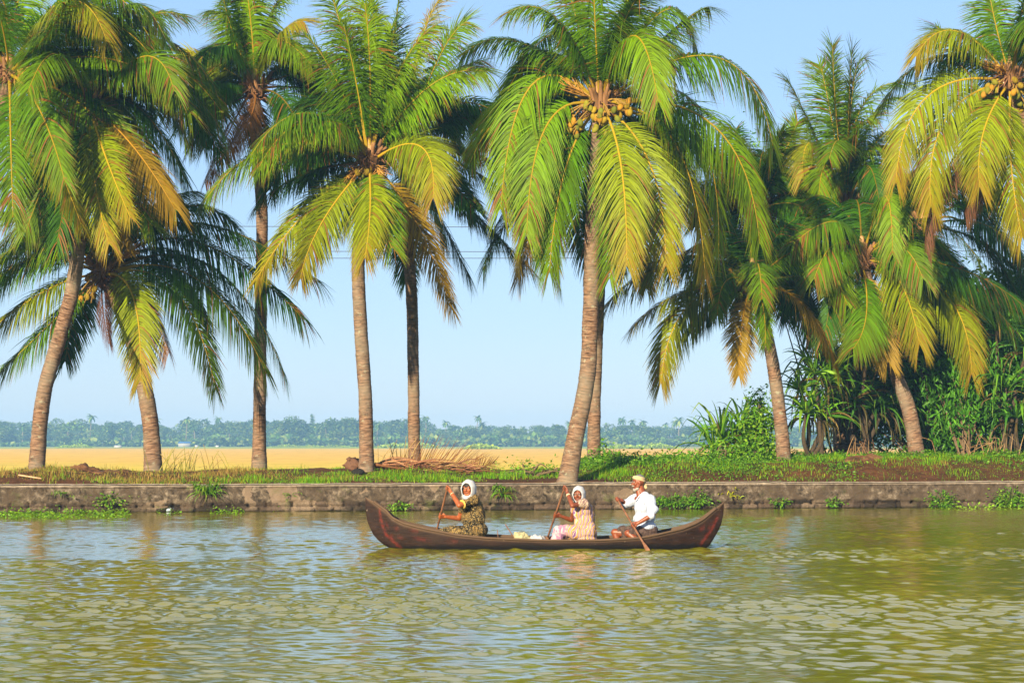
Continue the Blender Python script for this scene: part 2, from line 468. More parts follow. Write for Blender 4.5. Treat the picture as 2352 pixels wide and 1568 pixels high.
quads = np.stack([i + j, i + nx + j, i + nx + j + 1, i + j + 1], -1).reshape(-1, 4)
zz = P[..., 2]; ee = np.broadcast_to(edge, zz.shape)
mask = np.zeros(zz.shape + (3,))
mask[..., 0] = np.clip((ee - zz) / .05, 0, 1)            # stone below the plaster
mask[..., 1] = np.clip((.10 + fbm(np.broadcast_to(wx, zz.shape) * 1.1, zz * 2, 4) * .35 - zz) / .12, 0, 1) * .6          # wet foot
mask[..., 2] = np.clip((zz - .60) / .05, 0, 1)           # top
m, nt, b = mat('wall_concrete', .9, .15)
oc = coords(nt); mk = node(nt, 'ShaderNodeSeparateColor'); nt.links.new(vcol(nt), mk.inputs[0])
n1 = noise_n(nt, 1.3, 8, .75, oc, .5); n2 = noise_n(nt, 6.5, 8, .75, oc, .3); n3 = noise_n(nt, 22, 5, .7, oc)
cA = ramp(nt, n2.outputs[0], [(.36, (.014, .010, .007)), (.44, (.042, .031, .022)), (.55, (.105, .080, .058)), (.68, (.25, .20, .155))])
cB = mix(nt, ramp(nt, n1.outputs[0], [(.42, (.92, .92, .92)), (.56, (0, 0, 0))]).outputs[0], cA.outputs[0], (.060, .042, .028))
# patches fallen off, pale and sharp-edged
vor = node(nt, 'ShaderNodeTexVoronoi'); vor.inputs['Scale'].default_value = 2.6
wv = mix(nt, .12, oc, n2.outputs['Color']); nt.links.new(wv, vor.inputs['Vector'])
vr = ramp(nt, vor.outputs['Color'], [(.78, (0, 0, 0)), (.80, (.55, .55, .55))])
cC = mix(nt, vr.outputs[0], cB, (.24, .17, .12))
stc = ramp(nt, vor.outputs['Color'], [(.2, (.022, .016, .012)), (.5, (.070, .048, .035)), (.9, (.17, .125, .09))])
stn = mix(nt, 1., stc.outputs[0], ramp(nt, n3.outputs[0], [(.3, (.5, .5, .5)), (.7, (1.4, 1.4, 1.4))]).outputs[0], 'MULTIPLY')
cD = mix(nt, mk.outputs[0], cC, stn)
moss = mix(nt, ramp(nt, noise_n(nt, 1.7, 5, .7, oc).outputs[0], [(.58, (0, 0, 0)), (.70, (.6, .6, .6))]).outputs[0], cD, (.07, .085, .02))
cE = mix(nt, mk.outputs[1], moss, (.022, .018, .010))
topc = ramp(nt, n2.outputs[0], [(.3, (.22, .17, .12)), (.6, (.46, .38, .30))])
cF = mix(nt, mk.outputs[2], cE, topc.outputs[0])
nt.links.new(cF, b.inputs['Base Color']); bump(nt, b, n2.outputs[0], 1, .05)
wall = link('retaining_wall', make_mesh('retaining_wall', P.reshape(-1, 3), quads, m, col=mask.reshape(-1, 3), smooth=True))
tag(wall, 'long low weathered concrete and stone wall along the far bank of the river', 'wall')

# ---------------------------------------------------------------- grass and ground cover on the bank
def blades(n, px, py, pz, h, w, col, lean=.5, seed=1):
    """n grass blades, 3 rings each, as one (verts, faces, colours)"""
    r = np.random.default_rng(seed)
    a = r.uniform(0, 2 * np.pi, n); le = r.uniform(.1, lean, n) * h
    d = np.stack([np.cos(a), np.sin(a), np.zeros(n)], -1); s = np.stack([-np.sin(a + r.normal(0, .8, n)), np.cos(a), np.zeros(n)], -1)
    b0 = np.stack([px, py, pz], -1)
    mid = b0 + d * (le * .35)[:, None] + A([0, 0, 1]) * (h * .6)[:, None]
    tip = b0 + d * le[:, None] + A([0, 0, 1]) * (h * r.uniform(.75, 1, n))[:, None]
    ww = (w / 2)[:, None]
    v = np.stack([b0 - s * ww, b0 + s * ww, mid - s * ww * .8, mid + s * ww * .8, tip], 1).reshape(-1, 3)
    k = np.arange(n)[:, None] * 5
    return v, [k + A([[0, 1, 3, 2]]), k + A([[2, 3, 4]])], np.repeat(col, 5, axis=0)
def pick(n, palette, seed):
    r = np.random.default_rng(seed); p = A(palette); a = p[r.integers(0, len(p), n)]; b_ = p[r.integers(0, len(p), n)]
    t = r.random((n, 1)); return (a * t + b_ * (1 - t)) * r.uniform(.75, 1.25, (n, 1))
GREEN = [(.085, .27, .004), (.055, .20, .003), (.16, .33, .005), (.23, .27, .006)]
DRY = [(.30, .18, .05), (.22, .13, .035), (.36, .25, .07), (.14, .16, .02)]
def gr_mask(x, s):
    return fbm(x * .55 + 3, (wall_y(x) + s) * .9, 4)
g = Geo(); r = np.random.default_rng(21)
n = 190000
x = r.uniform(-17, 19, n); s = r.beta(1.2, 1.6, n) * 7.5 + .08
mk_ = gr_mask(x, s)
left = x < 3.0
dens = np.where(left, .60 + mk_ * 3.4, .46 + mk_ * 2.4)
dens = np.where((x < -5) & (s > 1.2), dens * .75, dens)
dens = np.where((s < .55), dens * .6, dens)
dens = np.where((x > 3), dens * np.where(s < 1.8, .38, .8), dens)
keep = r.random(n) < dens
x, s = x[keep], s[keep]; n = len(x); y = wall_y(x) + s; z = bank_z(x, y) - .01
h = r.gamma(4, .027, n) + .03; h = np.where(x > 3, h * .72, h * np.where(s > 2.2, .6, .85)); h *= np.clip(.8 + fbm(x * 1.6, y * 1.6, 3) * 2.8, .25, 2.3)
drym = np.clip((-x - 5.2) * .35, 0, .85) * np.clip(s * .6, .15, 1) + (fbm(x * .7, y * .7 + 40, 3) > .12) * .4
isdry = r.random(n) < drym
col = np.where(isdry[:, None], pick(n, DRY, 31), pick(n, GREEN, 32))
v, f, c = blades(n, x, y, z, h, r.uniform(.006, .014, n), col, .9, 5)
g.add(v, f, c)
v, f, c = g.get()
o = link('grass', make_mesh('grass', v, f, M_GRASS, col=c)); tag(o, 'short green and dry grass growing along the top of the bank', 'grass', kind='stuff')

def leaves(n, P, size, col, up=.5, seed=1, asp=.45, droop=.0):
    """n folded leaves at points P"""
    r = np.random.default_rng(seed)
    d = nrm(r.normal(0, 1, (n, 3)) * A([1, 1, .6]) + A([0, 0, -droop]))
    nn = nrm(r.normal(0, 1, (n, 3)) + A([0, 0, up * 2])); s = nrm(np.cross(d, nn)); nn = np.cross(s, d)
    size = np.broadcast_to(size, (n,))[:, None] * r.uniform(.6, 1.25, (n, 1)); wd = size * asp * .5
    a = P; m1 = P + d * size * .45; t = P + d * size - nn * size * .12
    v = np.stack([a, m1 + s * wd + nn * wd * .25, t, m1 - s * wd + nn * wd * .25, m1 - nn * wd * .1], 1).reshape(-1, 3)
    k = np.arange(n)[:, None] * 5
    return v, [k + A([[0, 1, 4]]), k + A([[1, 2, 4]]), k + A([[2, 3, 4]]), k + A([[3, 0, 4]])], np.repeat(col, 5, axis=0)
# leafy ground cover (right half of the bank, thin elsewhere)
n = 78000; x = r.uniform(1.6, 19, n); s = r.beta(1.5, 1.3, n) * 6.5 + .2; y = wall_y(x) + s
cl = fbm(x * .8 + 50, y * 1.1 + 8, 4)
top = np.clip((s - 1.8) / 1.5, 0, 1)
keep = r.random(n) < np.clip(-.10 + cl * 3.4 + top * .85, 0, 1)
x, y, s, cl, top = x[keep], y[keep], s[keep], cl[keep], top[keep]; n = len(x)
hh = r.random(n) ** 1.4 * (.09 + .30 * np.clip(cl + .2, 0, 1) * (.4 + top))
P_ = np.stack([x, y, bank_z(x, y) + hh], -1)
v, f, c = leaves(n, P_, .075, pick(n, [(.06, .17, .010), (.10, .24, .012), (.045, .12, .010), (.15, .27, .02)], 77), .8, 9, .55)
o = link('ground_cover', make_mesh('ground_cover', v, f, M_LEAF, col=c)); tag(o, 'low leafy creeping weeds spread over the soil of the right bank', 'ground cover', kind='stuff')

# floating weed against the wall foot, left
g = Geo()
def weed_patch(px0, px1, py0, py1, n, seed):
    r = np.random.default_rng(seed)
    px = r.uniform(px0, px1, n); t = r.beta(1.4, 1.4, n); py = py0 + (py1 - py0) * t
    D = F * CAM_H / (py - HORIZON); x = (px - VW / 2) / F * D
    keep = (fbm(x * 1.5 + seed, D * 1.2, 3) > -.10) & (D < wall_y(x) + .1); x, D = x[keep], D[keep]; n = len(x)
    P_ = np.stack([x, D, r.gamma(1.5, .03, n)], -1)
    g.add(*leaves(n, P_, .07, pick(n, [(.12, .26, .01), (.18, .30, .02), (.08, .18, .01)], seed), 1.2, seed, .6))
weed_patch(-40, 300, 1165, 1192, 3600, 1); weed_patch(150, 230, 1150, 1180, 900, 2); weed_patch(360, 420, 1170, 1182, 150, 3); weed_patch(480, 560, 1172, 1181, 160, 4)
weed_patch(600, 680, 1166, 1174, 130, 5); weed_patch(880, 960, 1160, 1172, 300, 6)
v, f, c = g.get()
o = link('floating_weed', make_mesh('floating_weed', v, f, M_LEAF, col=c)); tag(o, 'bright green floating water weed along the foot of the wall', 'water weed', kind='stuff')

# ---------------------------------------------------------------- coconut palms
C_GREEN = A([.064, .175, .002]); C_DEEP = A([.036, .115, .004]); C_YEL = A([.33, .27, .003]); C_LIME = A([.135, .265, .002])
C_BRN = A([.23, .10, .022]); C_DRY = A([.14, .055, .025]); C_RAC = A([.48, .32, .02])
def frond(H, M, T, kind='g', Lm=1.1, n=92, seed=0, droop=1.0, twist=None, pet=.16, side=None):
    """one coconut leaf: midrib from H through M to T with leaflets both sides"""
    r = np.random.default_rng(seed)
    H, M, T = (np.asarray(q, float) for q in (H, M, T)); C = 2 * M - .5 * (H + T)
    t = np.linspace(0, 1, 40)[:, None]; P = (1 - t) ** 2 * H + 2 * t * (1 - t) * C + t * t * T
    seg = np.linalg.norm(np.diff(P, axis=0), axis=1); S = np.concatenate([[0], np.cumsum(seg)]); Ltot = S[-1]
    hz = (T - H) * A([1, 1, 0]); hl = np.linalg.norm(hz)
    S0 = nrm(np.cross(hz, [0, 0, 1.])) if hl > .15 else A([1., 0, 0])
    if side is not None: S0 = nrm(side)
    tw0 = r.normal(0, .22) if twist is None else twist * (1 if S0[1] > 0 else -1) + r.normal(0, .15); tw1 = tw0 + r.normal(0, .35)
    # arc-length table
    def at(u):
        s = u * Ltot; tt = np.interp(s, S, t[:, 0])[:, None]
        p = (1 - tt) ** 2 * H + 2 * tt * (1 - tt) * C + tt * tt * T
        d = nrm(2 * (1 - tt) * (C - H) + 2 * tt * (T - C)); return p, d
    us = np.linspace(pet, .995, n); V = []; Cc = []
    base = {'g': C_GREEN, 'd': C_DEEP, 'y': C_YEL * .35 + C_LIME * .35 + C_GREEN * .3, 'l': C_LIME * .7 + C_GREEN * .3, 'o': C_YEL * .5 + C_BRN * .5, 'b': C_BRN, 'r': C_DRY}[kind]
    for sd in (-1, 1):
        u = np.clip(us + r.normal(0, .002, n), pet, .999)
        p, d = at(u)
        tw = (tw0 + (tw1 - tw0) * u)[:, None]
        Sx = nrm(S0 - d * (d @ S0)[:, None]); N = np.cross(Sx, d); N = N * np.sign(N[:, 2:3] + 1e-6) if False else N
        # keep N pointing to the sky side at the base
        if N[0, 2] < 0: N = -N
        Sr = Sx * np.cos(tw) + N * np.sin(tw); Nr = np.cross(Sr, d); Nr = Nr * np.sign((Nr * N).sum(1, keepdims=True))
        w = (u - pet) / (1 - pet)
        L = Lm * np.clip(.35 + 2.6 * w, 0, 1) * (1 - .62 * np.clip(w - .3, 0, 1) ** 1.3 * 1.1) * r.uniform(.84, 1.10, n) * np.where(r.random(n) < .05, .35, 1)
        fw = .30 + .76 * w ** 1.4 + r.normal(0, .08, n)                           # lean forward
        lift = (.22 - .22 * w + r.normal(0, .10, n))
        if kind in 'br' and droop > .2: lift -= .5; L *= .85
        dr = nrm(sd * Sr * np.cos(fw)[:, None] + d * np.sin(fw)[:, None] + Nr * lift[:, None])
        broken = r.random(n) < (.05 if kind in 'gdly' else .12)
        g_ = (.36 * droop * (L / 1.0) + r.normal(0, .05, n) + broken * r.uniform(.3, 1.2, n)) * (1.6 if kind in 'br' else 1)
        if kind == 'r': g_ += .5
        if droop < .2: g_ = g_ * 0 + .02
        ns = 4; q = p.copy(); wv = nrm(d - dr * (d * dr).sum(1, keepdims=True))
        ring = []
        wid = np.clip(.033 * (L / 1.0) ** .5, .014, .036) * (.55 if kind in 'br' else 1)
        prof = [.55, 1, .85, .5, .04]
        for k in range(ns + 1):
            ring.append(q - wv * (wid * prof[k] / 2)[:, None]); ring.append(q + wv * (wid * prof[k] / 2)[:, None])
            if k < ns:
                q = q + dr * (L * (.13, .27, .30, .30)[k])[:, None]
                dr = nrm(dr + A([0, 0, -1]) * (g_ * (1.5, .75, .3, .2)[k])[:, None]); wv = nrm(wv - dr * (wv * dr).sum(1, keepdims=True))
        v = np.stack(ring, 1)                                                    # n,10,3
        V.append(v.reshape(-1, 3))
        var = r.uniform(.50, 1.35, (n, 1, 1)); cc = base[None, None] * var * np.ones((n, 10, 1))
        tt = np.repeat(np.linspace(0, 1, 5), 2)[None, :, None]
        yel = C_YEL * (.8 if kind != 'd' else .35)
        cc = cc * (1 - .22 * w[:, None, None]) + yel * (.22 * w[:, None, None]) if kind in 'gyl' else cc
        tipb = np.clip((tt - .72) * 3, 0, 1) * (r.random((n, 1, 1)) < (.30 + .35 * w[:, None, None])) * (.75 if kind != 'd' else .4)
        cc = cc * (1 - tipb) + C_BRN * .9 * tipb
        dead = (r.random((n, 1, 1)) < (.03 + .10 * w[:, None, None] ** 2)) & (kind not in 'br')
        cc = np.where(dead, C_BRN * .95, cc)
        if kind == 'y' or kind == 'o':
            e = np.clip(w[:, None, None] * 1.5 - (.85 if kind == 'y' else .45) + r.normal(0, .16, (n, 1, 1)), 0, .85); cc = cc * (1 - e) + (C_BRN * .6 + C_YEL * .45) * e
        Cc.append(cc.reshape(-1, 3))
    g = Geo(); v = np.concatenate(V); c = np.concatenate(Cc)
    k = np.arange(2 * n)[:, None] * 10
    f = np.concatenate([k + A([[2 * s, 2 * s + 1, 2 * s + 3, 2 * s + 2]]) for s in range(4)])
    g.add(v, f, c)
    u = np.linspace(0, 1, 22); p, d = at(u)
    rad = np.interp(u, [0, .05, .2, 1], [.085, .05, .030, .006]) * (Ltot / 4.6) ** .4
    tv, tf, tu = tube(p, rad, 6)
    rc = {'g': C_RAC * .8, 'd': C_RAC * .4, 'l': C_RAC * .8, 'y': C_RAC, 'o': C_RAC * .8 + A([.1, 0, 0]), 'b': C_BRN * 1.1, 'r': C_DRY}[kind]
    g.add(tv, tf, rc)
    return g.get()

def trunk(root, pts, r0, r1, flare=1.6, name='trunk'):
    P = crom(pts, int(sum(np.linalg.norm(np.diff(A(pts), axis=0), axis=1)) / .035))
    n = len(P); s = np.linspace(0, 1, n); L = n * .035
    rad = r0 + (r1 - r0) * s; rad = rad * (1 + (flare - 1) * np.exp(-s * L / .45))
    r = np.random.default_rng(int(abs(pts[0][0]) * 100) + 3)
    ringstep = np.cumsum(r.uniform(.6, 1.4, n)) / 2.6
    rad = rad * (1 + .045 * (1 - (ringstep % 1)) + r.normal(0, .006, n)) * (1 + .05 * fbm(s * L * 1.2, s * 0 + r0 * 90, 2))
    v, f, uv = tube(P, rad, 20)
    v[:n * 20] += (fbm(v[:n * 20, 0] * 9 + v[:n * 20, 2] * 3, v[:n * 20, 1] * 9, 3) * .03)[:, None] * nrm(v[:n * 20] - np.repeat(P, 20, axis=0))
    return part(name, root, v, f, M_TRUNK, uv=uv, smooth=True)

C_NUT = [(.22, .15, .008), (.15, .14, .008), (.26, .13, .008), (.10, .11, .008)]
def nut_cluster(root, hub, px, py, dy, D, n, seed):
    r = np.random.default_rng(seed); c = W(px, py, D + dy)
    for i in range(n):
        q = c + r.normal(0, 1, 3) * A([.14, .10, .16]); up = nrm(r.normal(0, .4, 3) + A([0, 0, 1])); x = nrm(np.cross(up, [0, 1, 0])); y_ = np.cross(up, x)
        v, f = ell((0, 0, 0), (.076, .076, .102), None, 12, 8)
        ang = np.arctan2(v[:, 1], v[:, 0]); v[:, :2] *= (1 + .07 * np.cos(3 * ang))[:, None]
        v = v @ A([x, y_, up]) + q
        part('coconut', root, v, f, M_TINT, col=A(C_NUT[r.integers(0, 4)]) * r.uniform(.8, 1.15), smooth=True)
    g = Geo()
    for i in range(5):
        tv, tf, _ = tube(crom([hub, (hub + c) / 2 + A([0, -.1, .12]), c + r.normal(0, .1, 3)], 8), .018, 5); g.add(tv, tf, (.22, .13, .025))
    g.part('fruit_stalk', root, M_TINT, smooth=True)

def spray(root, hub, px, py, dy, D, seed, col=(.34, .17, .03)):
    """a flower spray: many thin branchlets"""
    r = np.random.default_rng(seed); c = W(px, py, D + dy); g = Geo(); ax = c - hub
    for i in range(26):
        a = hub + ax * r.uniform(.35, .8); e = hub + ax * r.uniform(.8, 1.15) + r.normal(0, .12, 3) + A([0, 0, -.05])
        tv, tf, _ = tube(crom([a, (a + e) / 2 + r.normal(0, .03, 3), e], 6), A([.012, .011, .010, .012, .010, .006]), 4); g.add(tv, tf, A(col) * r.uniform(.7, 1.2))
    tv, tf, _ = tube(crom([hub, hub + ax * .5 + A([0, 0, .05]), hub + ax], 8), .02, 5); g.add(tv, tf, (.35, .2, .05))
    g.part('flower_spray', root, M_TINT)

def crown_hub(root, hub, top, seed, col=(.20, .095, .05)):
    """leaf sheaths and fibre round the growing point"""
    r = np.random.default_rng(seed); g = Geo(); ax = nrm(top - hub)
    v, f = ell(hub + A([0, 0, -.05]), (.24, .24, .34)); v += r.normal(0, .02, v.shape); g.add(v, f, A(col) * .6)
    for i in range(16):                                                           # sheaths
        a = r.uniform(0, 6.28); d = A([math.cos(a), math.sin(a), 0])
        p0 = hub + d * .16 + A([0, 0, -.25]); p1 = hub + d * .22 + A([0, 0, .1]); p2 = hub + d * r.uniform(.3, .5) + A([0, 0, r.uniform(.25, .55)])
        tv, tf, _ = tube(crom([p0, p1, p2], 8), np.interp(np.linspace(0, 1, 8), [0, .4, 1], [.10, .09, .035]), 6); g.add(tv, tf, A([.19, .095, .04]) * r.uniform(.5, 1.1))
    for i in range(70):                                                           # hanging fibre and dead stalks
        a = r.uniform(0, 6.28); d = A([math.cos(a), math.sin(a), 0]); p0 = hub + d * .2 + A([0, 0, r.uniform(-.25, .2)])
        L = r.uniform(.25, .8); p2 = p0 + d * L * .7 + A([0, 0, r.uniform(-.6, .15) * L]) + r.normal(0, .05, 3)
        tv, tf, _ = tube(crom([p0, (p0 + p2) / 2 + r.normal(0, .05, 3), p2], 6), A([.022, .02, .016, .012, .009, .004]), 4); g.add(tv, tf, A(col) * r.uniform(.4, 1.3))
    g.part('leaf_sheath', root, M_TINT)
    if top is not None and np.linalg.norm(top - hub) > .3:
        tv, tf, _ = tube(crom([hub, (hub + top) / 2, top], 10), np.linspace(.17, .05, 10), 8); g2 = Geo(); g2.add(tv, tf, (.36, .20, .09)); g2.part('spear_leaf_base', root, M_TINTN, smooth=True)

PALM_GROUP = 'coconut palms growing along the bank'
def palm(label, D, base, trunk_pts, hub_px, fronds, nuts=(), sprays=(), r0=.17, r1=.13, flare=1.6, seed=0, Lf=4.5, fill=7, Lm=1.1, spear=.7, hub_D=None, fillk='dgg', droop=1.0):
    hD = hub_D or D
    bp = W(base[0], base[1], D); bp[2] -= .02
    root = empty('palm_tree', tuple(bp)); tag(root, label, 'palm tree', PALM_GROUP)
    hub = W(hub_px[0], hub_px[1], hD)
    n = len(trunk_pts) + 1
    pts = [bp + A([0, 0, -.45])] + [W(q[0], q[1], D + (hD - D) * (i + 1) / n) for i, q in enumerate(trunk_pts)] + [hub]
    trunk(root, pts, r0 * 1.15, r1 * 1.2, flare)
    crown_hub(root, hub, hub + A([0, 0, spear]), seed)
    r = np.random.default_rng(seed + 50)
    for i, fr in enumerate(fronds):
        mx, my, tx, ty, s = fr[:5]; kind = fr[5] if len(fr) > 5 else 'g'
        sc = F / hD
        l2 = (math.hypot(mx - hub_px[0], my - hub_px[1]) + math.hypot(tx - mx, ty - my)) / sc
        dep = math.sqrt(max((Lf * r.uniform(.9, 1.05)) ** 2 - l2 ** 2, .15)) * .85
        k = fr[6] if len(fr) > 6 else 1.0
        dd = s * dep if abs(s) <= 1 else s
        M = W(mx, my, hD + dd * .6); T = W(tx, ty, hD + dd)
        start = hub + nrm(M - hub) * .1
        v, f, c = frond(start, M, T, kind, Lm * 1.12 * k * r.uniform(.92, 1.08), 185, seed * 100 + i, droop, fr[7] if len(fr) > 7 else (.58 if s < 0 else .25))
        lab = {'b': 'dry brown frond', 'r': 'dead dark brown frond hanging down', 'y': 'yellowing frond', 'o': 'orange brown frond'}.get(kind)
        o = part('frond', root, v, f, M_FROND, col=c)
        if lab: o['label'] = lab
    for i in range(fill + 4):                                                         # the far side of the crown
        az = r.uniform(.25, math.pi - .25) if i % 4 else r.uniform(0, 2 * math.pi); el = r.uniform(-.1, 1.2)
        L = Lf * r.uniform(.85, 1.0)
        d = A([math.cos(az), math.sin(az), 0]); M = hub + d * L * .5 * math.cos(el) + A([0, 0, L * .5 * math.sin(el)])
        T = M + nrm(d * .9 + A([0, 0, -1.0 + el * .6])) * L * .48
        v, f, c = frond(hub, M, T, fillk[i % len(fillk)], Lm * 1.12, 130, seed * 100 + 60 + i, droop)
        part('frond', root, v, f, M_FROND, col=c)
    for i, q in enumerate(nuts): nut_cluster(root, hub, q[0], q[1], q[2], hD, q[3], seed * 10 + i)
    for i, q in enumerate(sprays): spray(root, hub, q[0], q[1], q[2], hD, seed * 10 + 5 + i)
    return root

palm('tall coconut palm at the left edge, its crown leaning into the top left corner', 50.0, (-60, 1085), [(-75, 800), (-40, 450)], (22, 168), [
    (262, 138, 440, 262, -.5, 'l'), (205, 255, 402, 470, -.6, 'l', 1.0, .9), (112, 335, 186, 515, -.8, 'y'), (185, 365, 285, 560, -.7, 'o', .85, .9),
    (155, 5, 245, 95, -.7, 'y'), (-70, 60, -160, 60, .4), (40, 10, 90, -110, .4, 'l'), (200, -30, 355, 110, .5),
    (25, 330, 30, 500, -1), (60, 320, 100, 490, .7, 'd'), (120, 60, 190, -60, -.5, 'l'), (90, 250, 150, 420, -1, 'g'),     (200, 200, 330, 400, .6, 'd'), (100, 90, 150, 10, -1), (0, 40, -40, -60, -.6), (140, 240, 230, 430, .8, 'd')],
    nuts=[(62, 178, -.5, 7), (45, 195, -.3, 3)], sprays=[(95, 155, -.3)], seed=1, Lf=5.0)
palm('leaning coconut palm with a pale curved trunk, second from the left', 50.2, (82, 1072), [(98, 920), (135, 780), (165, 670), (181, 560), (195, 400)], (206, 250), [
    (345, 92, 490, 195, .5, 'd'), (330, 180, 432, 335, .5), (300, 330, 402, 480, -.4, 'o'), (270, 400, 350, 520, -.4), (130, 360, 60, 530, -.4),
    (110, 190, -10, 320, .5, 'd'), (220, 110, 240, -40, .4), (310, 60, 430, 40, .6), (120, 110, 30, 30, .5), (215, 400, 250, 560, -.8, 'y'),
    (165, 400, 130, 560, -.8, 'd'), (320, 250, 430, 420, .3, 'd'), (250, 380, 300, 500, -.9, 'y', .8), (330, 130, 400, 210, -.5), (290, 20, 380, 90, -.3, 'g')],
    nuts=[(225, 290, -.3, 4)], seed=2, Lf=4.6, r0=.165, r1=.135, flare=1.25)
palm('short coconut palm with dark wide fronds and a trunk bent left, third from the left', 52.2, (354, 1080), [(346, 980), (325, 860), (290, 740)], (236, 628), [
    (115, 508, -40, 495, .5), (110, 545, -30, 620, -.4, 'l'), (110, 665, -30, 765, -.5, 'y'), (145, 715, -5, 860, -.4, 'g'), (60, 600, -60, 720, -.5),
    (440, 512, 735, 650, .2, 'd', 1.2), (440, 553, 700, 735, .2, 'd', 1.2), (450, 640, 610, 855, -.2, 'g', 1.2), (480, 610, 655, 865, .4, 'd', 1.1), (400, 665, 495, 895, -.3, 'g'),
    (305, 680, 322, 875, -.9, 'y'), (325, 680, 388, 810, -.7, 'b'), (235, 700, 250, 790, -.9, 'r', .6), (250, 470, 340, 400, .6, 'd'), (180, 500, 130, 440, .6, 'd'),
    (330, 490, 450, 440, .5, 'd'), (400, 480, 540, 520, .5, 'd'), (180, 700, 150, 830, .6, 'd'), (370, 600, 480, 740, .7, 'd')],
    nuts=[(195, 665, -.4, 4), (205, 690, -.5, 3)], sprays=[(320, 560, -.4)], seed=3, Lf=4.3, r0=.19, r1=.15, flare=1.35, fill=6)
palm('tall straight coconut palm with a brown dead frond hanging beside its trunk', 54.5, (595, 1068), [(597, 880), (600, 640), (601, 480), (590, 330)], (586, 205), [
    (577, 60, 560, -60, -.2, 'l'), (540, 65, 480, 25, .4), (525, 110, 465, 130, -.5, 'd'), (625, 92, 715, 150, -.6, 'l'), (640, 85, 695, 50, -.4, 'y'),
    (500, 150, 412, 122, .3, 'y'), (460, 190, 385, 260, .4, 'd'), (500, 240, 440, 335, .4, 'd'), (680, 170, 770, 270, .4, 'd'), (660, 240, 710, 370, -.3, 'd'),
    (545, 265, 470, 420, -.4, 'b'), (575, 270, 520, 350, -.8, 'b', .8), (640, 260, 690, 390, .5, 'd'), (690, 130, 790, 130, .5), (560, 30, 600, -90, .4, 'l'),
    (620, 40, 680, -40, .3, 'l'), (600, 300, 625, 400, .6, 'd'), (530, 60, 510, -30, -.3), (500, 190, 430, 200, -.4, 'd')], seed=4, Lf=4.2, r0=.15, r1=.12, fill=8)
palm('slim coconut palm with a dark crown, its trunk just right of the fallen dry fronds', 56.0, (952, 1066), [(950, 900), (946, 700), (936, 520)], (932, 330), [
    (1062, 262, 1152, 240, .3, 'd'), (1055, 340, 1172, 400, .2, 'd'), (1030, 430, 1170, 570, .2, 'd'), (1010, 130, 1072, 50, -.3), (965, 110, 1010, 0, .3, 'y'),
    (850, 240, 740, 215, .4, 'd'), (850, 400, 790, 520, .5, 'd'), (880, 150, 850, -10, .3), (1020, 520, 1080, 640, .3, 'd'), (1060, 460, 1230, 630, .1, 'd'),
    (930, 500, 935, 640, .7, 'd'), (1000, 200, 1110, 140, .4), (1000, 380, 1090, 480, -.5, 'd'), (1100, 400, 1240, 520, .3, 'd')], seed=5, Lf=4.5, r0=.14, r1=.13, flare=1.4, fill=9)
palm('coconut palm with bright upright centre frond and a dark spotted trunk, left of centre', 51.5, (842, 1084), [(840, 940), (828, 740), (823, 590), (838, 450)], (848, 372), [
    (850, 165, 838, 8, -.35, 'l', 1.15), (985, 200, 1118, 165, -.3, 'l', 1.1, .8), (775, 283, 672, 312, -.6, 'l'), (625, 338, 458, 480, -.3, 'l', 1.2), (965, 336, 995, 455, -.7, 'y', 1.1),
    (700, 490, 588, 645, -.3, 'y', .95, .95), (740, 510, 690, 640, -.5, 'y', .95, .9), (850, 485, 838, 592, -.9, 'y'), (950, 500, 1038, 712, -.2, 'o', .9, .9), (770, 180, 700, 80, .3),
    (800, 130, 755, -30, .3, 'l'), (895, 130, 925, -50, .3, 'l'), (920, 160, 1000, 60, -.3, 'l'), (940, 240, 1020, 200, .5), (760, 240, 700, 240, .4, 'd'),
    (700, 400, 590, 470, .5, 'd'), (960, 420, 1020, 560, .5, 'd'), (820, 200, 790, 60, -.4, 'g'), (890, 200, 900, 60, .4, 'l'), (760, 440, 720, 560, .6, 'd'), (870, 480, 900, 570, -.8, 'g')],
    nuts=[(835, 408, -.4, 3)], sprays=[(800, 410, -.3), (880, 400, -.4)], seed=6, Lf=4.3, r0=.155, r1=.135, flare=1.45, fill=6)
